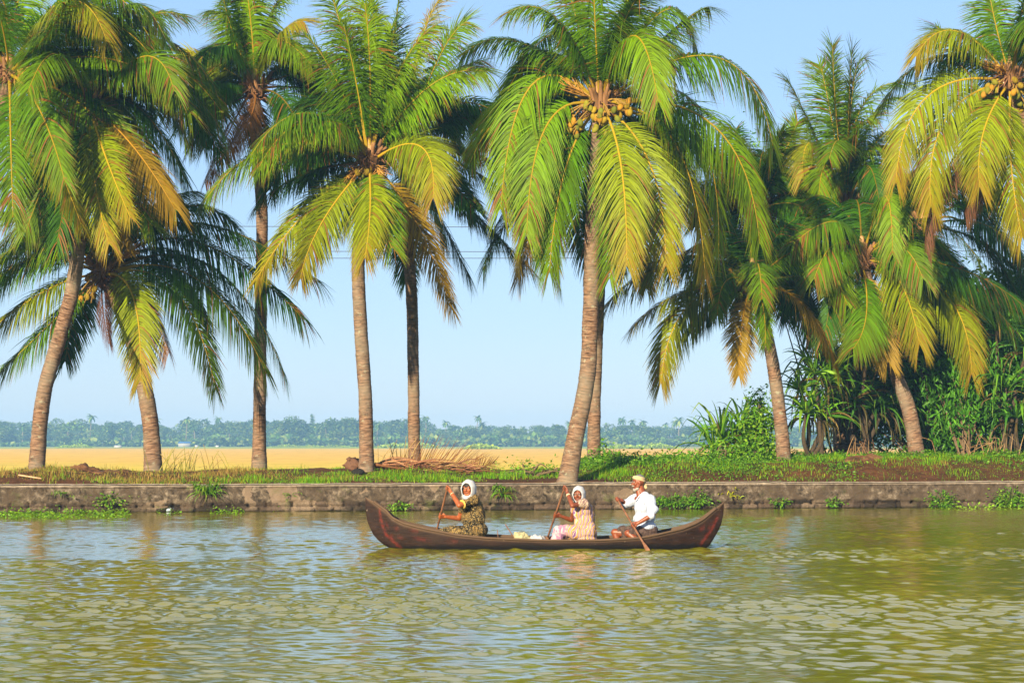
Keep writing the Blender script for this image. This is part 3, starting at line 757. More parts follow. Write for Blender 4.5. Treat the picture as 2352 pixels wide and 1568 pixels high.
palm('large central coconut palm loaded with yellow coconuts, its thick base on the wall', 49.9, (1296, 1106), [(1322, 1000), (1348, 870), (1357, 700), (1362, 500), (1372, 360)], (1378, 240), [
    (1368, 75, 1362, -80, -.4, 'g', 1.15), (1278, 45, 1168, 30, -.3, 'g'), (1195, 98, 1062, 128, .3, 'g'), (1222, 195, 1150, 480, -.4, 'l', 1.15, .9), (1300, 385, 1262, 625, -.7, 'g', 1.1),
    (1245, 400, 1190, 600, .2, 'y'), (1425, 370, 1440, 610, -.8, 'y'), (1492, 375, 1530, 610, -.7, 'y'), (1592, 290, 1650, 590, -.3, 'l', 1.15, 1.05), (1640, 345, 1745, 520, .4, 'g', 1.1),
    (1645, 132, 1775, 335, .2, 'g', 1.25), (1455, 82, 1512, 235, -.8, 'l', 1.1), (1525, 25, 1600, 125, .4, 'g', 1.1), (1480, 300, 1560, 430, .7, 'd'), (1440, 10, 1500, -90, .3, 'l'),
    (1320, 30, 1290, -100, .4, 'l'), (1550, 330, 1620, 640, -.4, 'y', 1.1), (1640, 290, 1745, 560, -.2, 'l', 1.1, .95), (1255, 290, 1210, 540, -.4, 'l', 1.1), (1420, 430, 1400, 640, -.9, 'g'), (1250, 120, 1150, 250, .6), (1430, 60, 1480, -20, -.5, 'g'), (1560, 60, 1630, 20, .5), (1330, 420, 1350, 600, .8, 'd')],
    nuts=[(1378, 282, -.55, 9), (1325, 290, -.45, 8), (1312, 262, -.3, 5), (1440, 240, -.45, 7), (1345, 250, -.4, 4), (1395, 262, -.6, 4)], sprays=[(1300, 190, -.3), (1430, 200, .1)],
    seed=7, Lf=4.9, r0=.185, r1=.145, flare=1.7, fill=6, spear=.9, Lm=1.15)
palm('coconut palm standing half hidden right behind the large central palm', 54.5, (1363, 1070), [(1366, 900), (1376, 650), (1380, 500)], (1386, 345), [
    (1290, 350, 1190, 460, .3, 'd'), (1235, 400, 1130, 540, .2, 'd'), (1500, 340, 1610, 480, .3, 'd'), (1300, 480, 1285, 660, .3),
    (1260, 460, 1190, 640, -.1, 'o'), (1460, 500, 1485, 660, -.5, 'y'), (1300, 300, 1200, 340, .4, 'd'), (1400, 480, 1420, 600, .7, 'd'), (1200, 470, 1110, 620, .2, 'd'),
    (1520, 480, 1590, 680, -.3, 'o'), (1280, 420, 1240, 600, -.4, 'd')], seed=8, Lf=4.2, r0=.15, r1=.14, flare=1.4, fill=5)
palm('low coconut palm with a curling orange tipped frond, between the canoe stern and the thicket', 54.0, (1805, 1062), [(1792, 960), (1776, 840), (1754, 740)], (1728, 652), [
    (1530, 615, 1388, 708, -.15, 'y', 1.15), (1562, 676, 1452, 755, -.25, 'y', 1.0), (1578, 705, 1518, 880, -.2, 'y', 1.3, .8), (1668, 645, 1648, 725, -.5, 'g', .6, .9), (1752, 700, 1758, 790, -.8, 'g', .7, .9),
    (1705, 740, 1697, 862, -.4, 'o', .7), (1850, 705, 1925, 855, -.3, 'o'), (1862, 575, 1945, 700, -.3, 'l', 1.2, .8), (1890, 640, 1990, 715, .2, 'g'), (1650, 560, 1560, 590, .4, 'y'),
    (1770, 560, 1830, 500, .4, 'd'), (1610, 590, 1480, 610, .1, 'g'), (1820, 680, 1880, 800, .5, 'd'), (1700, 560, 1660, 480, .5, 'd'), (1800, 620, 1900, 640, .6, 'd'), (1640, 700, 1590, 760, .5, 'd')],
    nuts=[(1668, 625, -.4, 3), (1700, 660, -.5, 4)], seed=9, Lf=3.6, r0=.155, r1=.13, flare=1.3, fill=7, Lm=.95)
palm('coconut palm leaning left out of the dark thicket on the right', 55.0, (2112, 1052), [(2090, 950), (2058, 860), (2030, 770), (2005, 690)], (1980, 600), [
    (2168, 670, 2232, 860, -.2, 'y', 1.25, 1.1), (2060, 635, 2112, 790, -.7, 'y'), (2195, 615, 2365, 715, .2, 'd', 1.2), (1925, 510, 1822, 560, -.5, 'g'), (2032, 450, 2050, 585, -.9, 'l', .9),
    (1925, 650, 1895, 770, -.3, 'd'), (1990, 720, 1960, 800, -.7, 'g'), (1880, 600, 1830, 690, .4, 'd'), (2150, 600, 2330, 760, .3, 'd', 1.1), (2080, 540, 2180, 600, .6, 'd'),
    (1950, 500, 1880, 450, .5, 'd'), (2010, 720, 2040, 830, -.5, 'o', .9), (2080, 680, 2130, 800, .4, 'd'), (1920, 560, 1870, 640, -.5, 'g'), (2060, 560, 2120, 640, -.6, 'g')],
    nuts=[(2085, 545, -.3, 3)], seed=10, Lf=4.2, r0=.18, r1=.13, flare=1.2, fill=8)
palm('young coconut palm with upright pale green brush of fronds behind the right hand palms', 58.0, (1960, 1060), [(1955, 800)], (1944, 480), [
    (1922, 285, 1912, 105, .2, 'l'), (1862, 290, 1808, 182, -.2, 'l'), (1950, 240, 1958, 115, -.3, 'g'), (1978, 250, 2092, 190, .2, 'l'), (1962, 320, 2008, 270, -.8, 'l'),
    (1868, 330, 1842, 410, -.3, 'y'), (2030, 310, 2105, 350, .3, 'g'), (2035, 385, 2080, 460, .2, 'd'), (1872, 410, 1835, 470, .4, 'd'), (1990, 380, 2020, 470, -.6, 'd'),
    (1900, 220, 1880, 150, .4, 'g'), (2010, 260, 2090, 240, -.3, 'l'), (1900, 380, 1880, 460, -.5, 'l'), (1960, 200, 1990, 140, .3, 'g'), (2000, 340, 2060, 390, -.4, 'l')],
    seed=11, Lf=4.4, r0=.13, r1=.11, fill=3, spear=.9, droop=.7, Lm=1.05, fillk='g')
palm('coconut palm with orange nuts and yellow drooping fronds cut off by the right edge', 52.0, (2450, 1075), [(2440, 800), (2390, 450)], (2322, 185), [
    (2195, 72, 2104, 130, -.2, 'y'), (2130, 222, 2058, 420, -.2, 'y', 1.1, .9), (2172, 275, 2138, 475, -.4, 'y', 1.05, .9), (2322, 370, 2348, 545, -.8, 'y', 1.1), (2290, 70, 2268, -40, .2, 'g'),
    (2420, 120, 2500, 200, .2), (2400, 60, 2440, -60, .2, 'l'), (2400, 300, 2440, 480, -.4, 'l'), (2262, 360, 2215, 490, .3, 'r'), (2170, 400, 2125, 580, .2, 'r'), (2220, 130, 2150, 60, .5),
    (2340, 60, 2370, -60, -.4, 'l'), (2240, 230, 2160, 330, .6, 'g'), (2370, 330, 2400, 480, .6, 'g'), (2260, 300, 2250, 430, -.6, 'y')],
    nuts=[(2270, 210, -.5, 5), (2335, 215, -.5, 8), (2290, 200, -.3, 4), (2345, 240, -.3, 4)], sprays=[(2260, 140, -.3), (2290, 150, -.5)], seed=12, Lf=4.4, fill=5)
palm('dark coconut crown standing behind the long right hand fronds of the central palm', 58.0, (1935, 1052), [(1915, 880), (1850, 680)], (1742, 480), [
    (1790, 380, 1832, 280, .2), (1705, 370, 1690, 300, .3, 'd'), (1820, 440, 1900, 430, .2, 'd'), (1825, 520, 1905, 610, .2, 'd'), (1785, 560, 1840, 670, -.5, 'd'), (1690, 400, 1640, 350, .3, 'd'),
    (1765, 370, 1800, 300, -.3), (1655, 520, 1600, 640, .2, 'd'), (1720, 580, 1700, 710, -.4, 'd'), (1770, 620, 1820, 560, .4, 'd'), (1830, 470, 1880, 520, -.5), (1660, 450, 1610, 500, .4, 'd')],
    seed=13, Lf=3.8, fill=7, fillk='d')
palm('dark coconut crown behind the thicket near the right edge with long arching fronds', 58.5, (2210, 1050), [(2190, 800)], (2122, 520), [
    (2205, 455, 2345, 610, .1, 'd', 1.1), (2225, 520, 2350, 700, .2, 'd'), (2045, 535, 1965, 640, .2, 'd'), (2135, 610, 2152, 730, -.4, 'd'), (2070, 450, 2010, 400, .4), (2190, 430, 2270, 460, .4, 'd'),
    (2190, 600, 2270, 740, .1, 'd'), (2090, 600, 2060, 700, .4, 'd'), (2250, 470, 2390, 560, .2, 'd'), (2160, 590, 2210, 700, -.5, 'd'), (2050, 470, 1960, 500, .5, 'd'), (2260, 560, 2390, 680, .2, 'd')],
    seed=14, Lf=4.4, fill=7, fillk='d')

# ---------------------------------------------------------------- bushes, pandanus, reeds
PG_D = [(.040, .14, .012), (.065, .19, .014), (.028, .10, .010), (.10, .24, .014)]
PG_L = [(.09, .24, .010), (.14, .28, .012), (.06, .17, .010), (.18, .30, .02)]
PG_M = [(.06, .18, .010), (.10, .23, .010), (.045, .13, .010), (.14, .27, .015)]
def straps(g, c, n, L, w, seed, pal, droop=1.0, upb=.5, fold=True, az=None):
    """rosette of long strap leaves at c"""
    r = np.random.default_rng(seed); pal = A(pal)
    for i in range(n):
        a = r.uniform(0, 6.28) if az is None else r.normal(az, .9); e = r.uniform(-.1, 1.35) * upb + .15
        d = A([math.cos(a) * math.cos(e), math.sin(a) * math.cos(e), math.sin(e)])
        l = L * r.uniform(.6, 1.1); m = 9; p = c + d * .05; P = [p]; kink = r.integers(4, 9) if fold and r.random() < .55 else 99
        for k in range(m - 1):
            d = nrm(d + A([0, 0, -1]) * (.10 * droop * (k * .45 + .3) + (1.3 if k == kink else 0)) + r.normal(0, .02, 3)); p = p + d * l / (m - 1); P.append(p)
        P = A(P); T = nrm(np.gradient(P, axis=0)); S = nrm(np.cross(T, A([0, 0, 1.]) + r.normal(0, .5, 3)))
        ww = (w * r.uniform(.8, 1.2) * np.interp(np.linspace(0, 1, m), [0, .15, .6, 1], [.8, 1, .8, .05]) / 2)[:, None]
        N = np.cross(S, T) * ww * .45
        v = np.stack([P - S * ww + N, P, P + S * ww + N], 1).reshape(-1, 3)
        k = np.arange(m - 1)[:, None] * 3
        f = np.concatenate([k + A([[0, 1, 4, 3]]), k + A([[1, 2, 5, 4]])])
        cc = pal[r.integers(0, len(pal))] * r.uniform(.7, 1.3)
        t = np.repeat(np.linspace(0, 1, m), 3)[:, None]
        if r.random() < .08: cc = A([.20, .13, .04]) * r.uniform(.6, 1.1)
        g.add(v, f, cc * (1 - np.clip(t - .8, 0, 1) * 2) + A([.25, .2, .05]) * np.clip(t - .8, 0, 1) * 2)
def screwpine(label, px, D, heads, seed, pal, L=1.5, n=34, w=.075, up=.55):
    b_ = bank_at(px, D); root = empty('screw_pine', tuple(b_)); tag(root, label, 'screw pine', 'screw pines on the bank')
    r = np.random.default_rng(seed); gs = Geo(); gl = Geo()
    for i, (hx, hy, dy) in enumerate(heads):
        h = W(hx, hy, D + dy); st = b_ + A([r.uniform(-.3, .3), dy * .4, -.1]); md = (st + h) / 2 + r.normal(0, .12, 3)
        tv, tf, _ = tube(crom([st, md, h], 14), np.linspace(.07, .05, 14), 7); gs.add(tv, tf, (.045, .032, .02))
        straps(gl, h, n, L, w, seed * 20 + i, pal, 1.0, up)
        for k in range(10):                                                       # dead leaves hanging below the head
            pass
        straps(gl, h + A([0, 0, -.15]), 8, L * .8, w * .7, seed * 20 + i + 9, [(.06, .05, .015), (.10, .07, .02)], 3.0, .1)
    gs.part('stem', root, M_TINTN, smooth=True); gl.part('leaves', root, M_LEAF)
    return root
def shrub(name, label, cat, px, D, blobs, n, size, seed, pal, group=None, asp=.45, droop=.3, stems=6):
    """blobs: (px, py, dy, rx, ry, rz) in pixels/metres"""
    b_ = bank_at(px, D); root = empty(name, tuple(b_)); tag(root, label, cat, group)
    r = np.random.default_rng(seed); PP = []; gs = Geo()
    vol = A([q[3] * q[4] * q[5] for q in blobs]) ** .7; vol = vol / vol.sum()
    for q, vv in zip(blobs, vol):
        c = W(q[0], q[1], D + q[2]); m = int(n * vv)
        ncl = max(5, m // 26); d = nrm(r.normal(0, 1, (ncl, 3))); rad = r.random(ncl)[:, None] ** .45
        cl = c + d * rad * A([q[3], q[4], q[5]]) * (1 + .28 * r.normal(0, 1, (ncl, 1)))
        pick_ = r.integers(0, ncl, m)
        PP.append(cl[pick_] + r.normal(0, 1, (m, 3)) * A([1, 1, .8]) * size * 1.7)
        for k in range(stems):
            e = cl[r.integers(0, ncl)]
            tv, tf, _ = tube(crom([b_ + A([r.uniform(-.2, .2), r.uniform(-.2, .2), -.1]), (b_ + e) / 2 + r.normal(0, .12, 3), e], 10), np.linspace(.035, .008, 10), 5); gs.add(tv, tf, (.11, .075, .045))
    P_ = np.concatenate(PP); P_[:, 2] = np.maximum(P_[:, 2], bank_z(P_[:, 0], P_[:, 1]) + .03); m = len(P_)
    gl = Geo(); gl.add(*leaves(m, P_, size, pick(m, pal, seed + 3), .6, seed + 4, asp, droop))
    gs.part('stems', root, M_TINTN); gl.part('leaves', root, M_LEAF)
    return root

# right thicket
shrub('dark_shrub', 'dark glossy broad leaved shrub filling the lower right corner of the thicket', 'shrub', 2280, 57, [(2260, 930, 0, 1.4, 1.0, 1.0), (2330, 840, .6, 1.2, 1.0, 1.2), (2190, 1000, -.2, .8, .7, .6)], 9000, .20, 1, PG_D + [(.05, .16, .012)], 'shrubs of the right thicket', .38, .8)
shrub('dark_tree', 'dense dark tree rising above the thicket at the right edge', 'tree', 2330, 60, [(2310, 760, .6, 1.6, 1.3, 1.2), (2370, 690, 1.0, 1.3, 1.2, .8), (2200, 800, 1.0, 1.3, 1.1, .9), (2090, 870, 1.2, 1.2, 1.0, .9)], 15000, .22, 2, PG_D, 'shrubs of the right thicket', .4, .6, 10)
shrub('vine_shrub', 'dark shrub hung with vines right behind the leaning right hand palm trunk', 'shrub', 2130, 58, [(2120, 960, .2, 1.1, .8, 1.0), (2020, 930, .6, 1.0, .8, 1.1), (1960, 980, .6, .7, .6, .8), (1960, 870, 1.2, .6, .6, .8)], 10000, .17, 3, PG_D, 'shrubs of the right thicket', .45, .6)
shrub('hanging_leaf_shrub', 'shrub with clusters of long drooping green leaves beside the dry reeds', 'shrub', 2210, 55.8, [(2210, 920, 0, .65, .4, .8), (2160, 880, .1, .4, .3, .5), (2250, 860, .2, .5, .4, .5)], 1500, .26, 4, [(.06, .20, .012), (.09, .25, .015), (.04, .13, .012)], 'shrubs of the right thicket', .26, 1.4)
screwpine('big dark screw pine with long drooping strap leaves left of the leaning palm trunk', 1985, 56.4, [(1990, 800, 0), (1940, 840, .4), (2040, 840, .2), (1960, 920, -.2), (2010, 940, 0), (1925, 930, .3)], 5, PG_D + [(.05, .15, .02)], 1.9, 34, .08)
screwpine('dark screw pine behind the leaning palm trunk in the thicket', 2120, 57, [(2100, 790, .3), (2150, 850, 0), (2060, 880, .5), (2120, 940, .2)], 6, PG_D, 1.8, 32, .08)
screwpine('tall screw pine at the right edge of the picture with spiky heads', 2330, 55.6, [(2310, 890, 0), (2360, 800, .3), (2335, 960, -.2), (2290, 760, .6), (2375, 900, .2)], 7, PG_D + [(.06, .17, .03)], 1.7, 34, .075)
screwpine('bright green screw pine with spiky heads just right of the low palm trunk', 1870, 54.6, [(1852, 950, 0), (1872, 860, .2), (1840, 900, .3), (1905, 880, .4), (1885, 960, .2)], 8, PG_L + PG_M, 1.3, 34, .085, .85)
screwpine('small screw pine with arching leaves left of the pointed vine covered shrub', 1670, 55.0, [(1655, 1010, 0), (1690, 1020, .2), (1640, 1040, -.1), (1700, 985, .3), (1725, 1010, .2)], 9, PG_L + PG_M, 1.5, 26, .085, .95)
shrub('pointed_shrub', 'bright green pointed bush overgrown with vines beside the low palm trunk', 'shrub', 1742, 54.8, [(1742, 940, 0, .16, .15, .34), (1745, 980, 0, .32, .25, .35), (1740, 1030, 0, .6, .4, .35), (1750, 910, 0, .07, .07, .2)], 4200, .11, 5, PG_L, None, .6, .3)
shrub('leafy_shrub', 'low leafy bush at the foot of the small screw pine', 'shrub', 1650, 54.2, [(1660, 1045, 0, .6, .35, .22), (1710, 1048, 0, .5, .3, .2)], 1500, .10, 6, PG_L, None, .6, .2)
shrub('leafy_shrub', 'sparse leafy seedlings on the bank left of the central palm base', 'shrub', 1225, 51.6, [(1215, 1078, 0, .45, .3, .17), (1265, 1085, 0, .35, .3, .12), (1180, 1090, 0, .35, .3, .10)], 420, .12, 7, PG_L, None, .35, .0, 12)
shrub('leafy_shrub', 'low creeping bush growing against the base of the half hidden palm', 'shrub', 1400, 53.2, [(1400, 1062, 0, .5, .3, .20), (1450, 1068, 0, .7, .3, .15), (1385, 1040, .3, .15, .15, .25)], 1700, .10, 8, PG_M, None, .6, .2)
shrub('leafy_shrub', 'low spreading bush on the bank crest between the central palm and the small screw pine', 'shrub', 1540, 54, [(1530, 1062, 0, 1.0, .4, .16), (1600, 1066, 0, .6, .4, .14)], 1900, .10, 12, PG_M + PG_L, None, .6, .2)
shrub('dark_tree', 'deep green thicket tree behind the screw pines at the right', 'tree', 2150, 59.5, [(1960, 860, .3, 1.0, .9, 1.3), (2080, 800, .6, 1.5, .9, 1.6), (2230, 860, .6, 1.6, .9, 1.7), (2360, 880, .4, 1.3, .9, 1.8), (2330, 700, .8, 1.4, .9, 1.2), (2010, 760, .8, .9, .8, .9)], 19000, .24, 22, PG_D, 'shrubs of the right thicket', .4, .6, 4)
# bamboo tips behind the big palm
shrub('bamboo', 'feathery bamboo tip showing between the palm crowns right of the central palm', 'bamboo', 1940, 62, [(1690, 340, 0, .5, .4, .35), (1720, 380, 0, .5, .4, .4), (1740, 450, .5, .5, .4, .6)], 900, .26, 9, PG_M, None, .16, .6, 1)
# reeds
def reeds(name, label, px, D, n, h, seed, pal, bent=.5, spread=.5, cat='reeds'):
    b_ = bank_at(px, D); r = np.random.default_rng(seed); g = Geo()
    for i in range(n):
        p = b_ + A([r.normal(0, spread), r.normal(0, .2), -.03]); hh = h * r.uniform(.5, 1.15); d = nrm(A([r.normal(0, .25), r.normal(0, .2), 1])); P = [p]; kk = r.integers(3, 8)
        for k in range(8):
            if k == kk and r.random() < bent: d = nrm(A([r.normal(0, 1.0), r.normal(0, .4), r.uniform(-.7, .3)]))
            d = nrm(d + A([0, 0, -.10])); p = p + d * hh / 8; P.append(p)
        tv, tf, _ = tube(P, np.linspace(.013, .005, 9), 4, flat=.5); g.add(tv, tf, A(pal[r.integers(0, len(pal))]) * r.uniform(.7, 1.25))
    o = g.whole(name, M_TINT, tuple(b_)); tag(o, label, cat); return o
reeds('dry_reeds', 'clump of dry bent tan reeds at the foot of the thicket in the right corner', 2275, 55.0, 26, 1.15, 1, [(.24, .14, .06), (.17, .10, .045), (.28, .18, .09)], .8, .6)
reeds('dry_reeds', 'few dead brown stalks leaning against the bottom of the dark screw pine', 1985, 54.8, 16, .7, 2, [(.30, .18, .08), (.22, .11, .05)], .3, .35)
reeds('tall_grass', 'thin tall seed grass standing right of the third palm trunk from the left', 410, 51.3, 26, .75, 3, [(.30, .22, .07), (.22, .20, .04)], .25, .45, 'tall grass')
reeds('tall_grass', 'thin dry seed grass left of the fallen palm fronds', 915, 53, 22, .85, 4, [(.30, .20, .08), (.36, .25, .10)], .2, .35, 'tall grass')
reeds('tall_grass', 'thin dry seed grass between the third and fourth palm trunks', 480, 52.4, 14, .6, 5, [(.30, .22, .07), (.22, .20, .04)], .3, .6, 'tall grass')

# plants growing out of the wall
def wall_plant(label, px, py, n, L, seed, pal, w=.02, up=.5):
    x = (px - VW / 2) / F * 49; D = float(wall_y(x)) - .02
    p = W(px, py, D); g = Geo(); straps(g, p + A([0, .06, 0]), n, L, w, seed, pal, 1.3, up, True, -math.pi / 2)
    r = np.random.default_rng(seed)
    for k in range(3): straps(g, p + A([r.normal(0, .16), .05, r.uniform(-.12, .18)]), n // 2, L * .6, w, seed + k + 40, pal, 1.3, up, True, -math.pi / 2)
    o = g.whole('wall_grass', M_LEAF, tuple(p)); tag(o, label, 'wall plant')
wall_plant('tall tuft of green grass growing out of the wall left of the canoe', 478, 1138, 46, .62, 61, PG_L, .022, .75)
wall_plant('tuft of broad green grass on the wall right behind the paddler in the patterned dress', 1158, 1138, 30, .5, 62, PG_L, .026, .7)
wall_plant('yellow tuft of leaves on the wall just right of the canoe stern', 1680, 1142, 12, .26, 63, [(.36, .34, .02), (.22, .28, .02)], .03, .8)
wall_plant('small spiky green tuft low on the wall near the left edge', 142, 1135, 12, .25, 64, PG_L, .02, .6)
wall_plant('small grass tuft on the wall between the canoe bow and the left tall tuft', 668, 1140, 9, .22, 65, PG_M, .018, .5)
def wall_vine(label, px, py, rx, rz, n, seed, pal, size=.07):
    x = (px - VW / 2) / F * 49; D = float(wall_y(x)) - .03; p = W(px, py, D); r = np.random.default_rng(seed)
    P_ = p + r.normal(0, 1, (n, 3)) * A([rx, .05, rz]) * .55; P_[:, 1] = wall_y(P_[:, 0]) - np.abs(r.normal(0, .07, n)); P_[:, 2] = np.clip(P_[:, 2], .01, .70)
    g = Geo(); g.add(*leaves(n, P_, size, pick(n, pal, seed), .3, seed, .6, .4))
    for k in range(6):
        a = p + A([r.normal(0, rx * .5), .04, rz * .8]); tv, tf, _ = tube(crom([a, a + A([r.normal(0, .05), -.06, -rz * .7]), a + A([r.normal(0, .1), -.02, -rz * 1.4])], 6), .006, 4); g.add(tv, tf, (.12, .14, .03))
    o = g.whole('wall_vine', M_LEAF, tuple(p)); tag(o, label, 'wall plant')
wall_vine('leafy green vine at the wall foot just right of the man in the white shirt', 1545, 1150, .45, .12, 420, 71, PG_M)
wall_vine('leafy green vine with a climbing tip on the wall just left of the canoe stern', 1602, 1146, .33, .16, 330, 72, PG_M)
wall_vine('wide green vine hanging on the wall near the right edge, left one of the pair', 2165, 1150, .34, .18, 420, 73, PG_M)
wall_vine('bushy green vine hanging over the wall foot close to the right edge', 2325, 1146, .42, .20, 560, 74, PG_L)
wall_vine('small weed at the wall foot under the low palm', 1915, 1152, .2, .10, 120, 75, PG_M)
wall_vine('small leafy weed at the wall foot left of the wide vine', 1790, 1152, .22, .09, 120, 76, PG_M)
wall_vine('small weed on the wall above the floating plants at the left', 255, 1148, .3, .12, 170, 77, PG_L)
wall_vine('tiny green weed at the wall foot behind the canoe bow', 915, 1162, .28, .06, 150, 78, PG_L)
# a floating clump right
r = np.random.default_rng(4)
c = W(2240, 1167, 49.7); n = 130; P_ = c + r.normal(0, 1, (n, 3)) * A([.42, .2, .05]); P_[:, 2] = np.abs(r.normal(0, .06, n)) + .01; g = Geo()
c[2] = 0; g.add(*leaves(n, P_, .09, pick(n, [(.2, .34, .02), (.14, .25, .02)], 4), .9, 4, .5)); o = g.whole('floating_plant', M_LEAF, tuple(c)); tag(o, 'clump of floating green water plant near the right end of the wall', 'water plant', kind='stuff')

# ---------------------------------------------------------------- fallen dry fronds and log
def fallen(label, pts, D, seed, Lm, name='fallen_frond'):
    P = [W(q[0], q[1], D + q[2]) for q in pts]; base = bank_at(pts[0][0], D)
    v, f, c = frond(P[0], P[1], P[2], 'r', Lm, 60, seed, .1, None, .12, A([0, -.25, 1.]))
    c = c * A([1.5, 1.6, 1.5]); o = whole(name, v, f, M_FROND, tuple(base), col=c); tag(o, label, 'fallen frond', 'dry fronds fallen on the bank')
fallen('dry fallen palm frond with raised brown leaflets, largest beside the slim palm trunk', [(880, 1078, 0), (985, 1072, .2), (1090, 1062, .4)], 52.5, 1, 1.0)
fallen('dry fallen palm frond lying flat on the grass in front of the slim palm', [(860, 1066, -.4), (960, 1080, -.4), (1070, 1088, -.4)], 52.0, 2, .45)
fallen('short dry fallen frond sticking up at the right end of the debris pile', [(1060, 1086, 0), (1095, 1076, .1), (1135, 1062, .2)], 52.2, 3, .45)
def fallen2():
    g = Geo(); r = np.random.default_rng(8); b_ = bank_at(1000, 52.3)
    for i in range(70):
        x0 = r.uniform(870, 1090); D = 52.1 + r.uniform(-.5, .5); p = bank_at(x0, D) + A([0, 0, .04 + r.uniform(0, .22)]); a = r.normal(0, .35); L = r.uniform(.3, 1.1)
        q = p + A([math.cos(a) * L, r.normal(0, .2), math.sin(a) * L * .35 - .03])
        tv, tf, _ = tube(crom([p, (p + q) / 2 + A([0, 0, .05]), q], 5), np.linspace(.022, .006, 5), 4); g.add(tv, tf, A([(.26, .12, .06), (.16, .07, .04), (.34, .19, .09)][r.integers(0, 3)]))
    o = g.whole('palm_debris', M_TINT, tuple(b_)); tag(o, 'heap of dry brown palm stalks and twigs on the bank right of the canoe bow palm', 'debris heap')
fallen2()
g = Geo(); P0 = bank_at(862, 51.9) + A([0, 0, .12]); P1 = bank_at(980, 52.2) + A([0, 0, .10])
tv, tf, _ = tube(crom([P0, (P0 + P1) / 2 + A([0, 0, .07]), P1], 14), np.linspace(.075, .035, 14), 8); g.add(tv, tf, (.20, .10, .06)); o = g.whole('fallen_log', M_TINTN, tuple(P0)); tag(o, 'long brown fallen palm stem lying on the grass right of the bow palm', 'log')
g = Geo(); c = bank_at(812, 52.3); r = np.random.default_rng(2)
v, f = ell(c + A([0, 0, .14]), (.24, .15, .17)); v += r.normal(0, .03, v.shape); g.add(v, f, (.10, .05, .03))
tv, tf, _ = tube(crom([c + A([.15, 0, .15]), c + A([.33, 0, .26]), c + A([.22, 0, .42])], 8), np.linspace(.05, .02, 8), 6); g.add(tv, tf, (.22, .09, .05)); o = g.whole('tree_stump', M_TINTN, tuple(c)); tag(o, 'small dark rotten stump left of the bow palm base', 'stump')
for k, (px, D, s, lab) in enumerate([(823, 50.6, .17, 'black round stone on the grass above the wall left of the canoe bow'), (1905, 50.9, .08, 'small pale stone on bare soil under the low palm')]):
    c = bank_at(px, D); v, f = ell(c + A([0, 0, s * .3]), (s, s * .7, s * .55), None, 16, 10); v += (fbm(v[:, 0] * 14, v[:, 2] * 14, 3) * .07)[:, None] * nrm(v - c)
    o = whole('stone', v, f, M_TINTN, tuple(c), col=[(.012, .011, .010), (.45, .33, .24)][k]); tag(o, lab, 'stone')
c = bank_at(55, 49.6); g = Geo(); tv, tf, _ = tube([bank_at(45, 48.6) + A([0, 0, .06]), bank_at(98, 48.4) + A([0, 0, .03])], .022, 6); g.add(tv, tf, (.42, .26, .15)); o = g.whole('stick', M_TINT, tuple(c)); tag(o, 'pale stick lying on the bank near the left edge', 'stick')
# litter in the water by the wall
c = W(384, 1174, 47.8); c[2] = .03; g = Geo(); g.add(*cap(c + A([-.12, 0, 0]), c + A([.09, 0, .03]), .040, .036), (.30, .38, .42)); g.add(*cap(c + A([.09, 0, .03]), c + A([.15, 0, .04]), .02, .018), (.1, .35, .6)); o = g.whole('plastic_bottle', M_TINT, tuple(c), smooth=True); tag(o, 'pale blue plastic bottle floating at the wall foot on the left', 'bottle')

# earth mounds at the left
def mound(label, px, D, rx, rz, seed):
    c = bank_at(px, D); c[2] -= .03; v, f = ell(c, (rx, .5, rz), None, 60, 30); r_ = fbm(v[:, 0] * 5 + seed, v[:, 2] * 5 + v[:, 1] * 3, 5); v = v + nrm(v - c) * (r_ * .5 + fbm(v[:, 0] * 17, v[:, 2] * 17, 3) * .12)[:, None]
    cc = A([.08, .038, .018]) * (1 + r_[:, None] * 2.5); o = whole('earth_mound', v, f, M_TINTN, tuple(c), col=cc); tag(o, label, 'earth mound')
mound('brown earth mound with dry roots between the second and third palm trunks', 192, 51.1, .45, .10, 1)
mound('low brown earth mound just left of the third palm trunk', 262, 51.0, .5, .08, 4)
mound('small bare soil mound on the bank at the right under the dark screw pine', 1990, 53.6, .6, .13, 7)

# ---------------------------------------------------------------- power lines
for k, (y0, y1, lab) in enumerate([(520, 523, 'highest thin power wire crossing behind the palms'), (577, 579, 'middle thin power wire crossing behind the palms'), (594, 592, 'lowest thin power wire crossing behind the palms')]):
    xs = np.linspace(-600, 2900, 40); P = A([W(x, y0 + (y1 - y0) * (x / 2352) + 6 * ((x - 1176) / 1700) ** 2 * -1, 72) for x in xs])
    v, f, _ = tube(P, .011, 5); o = whole('power_wire', v, f, mat('wire_black', .5, .3, (.03, .03, .035))[0], tuple(P[0])); tag(o, lab, 'power wire', 'power wires behind the palms')

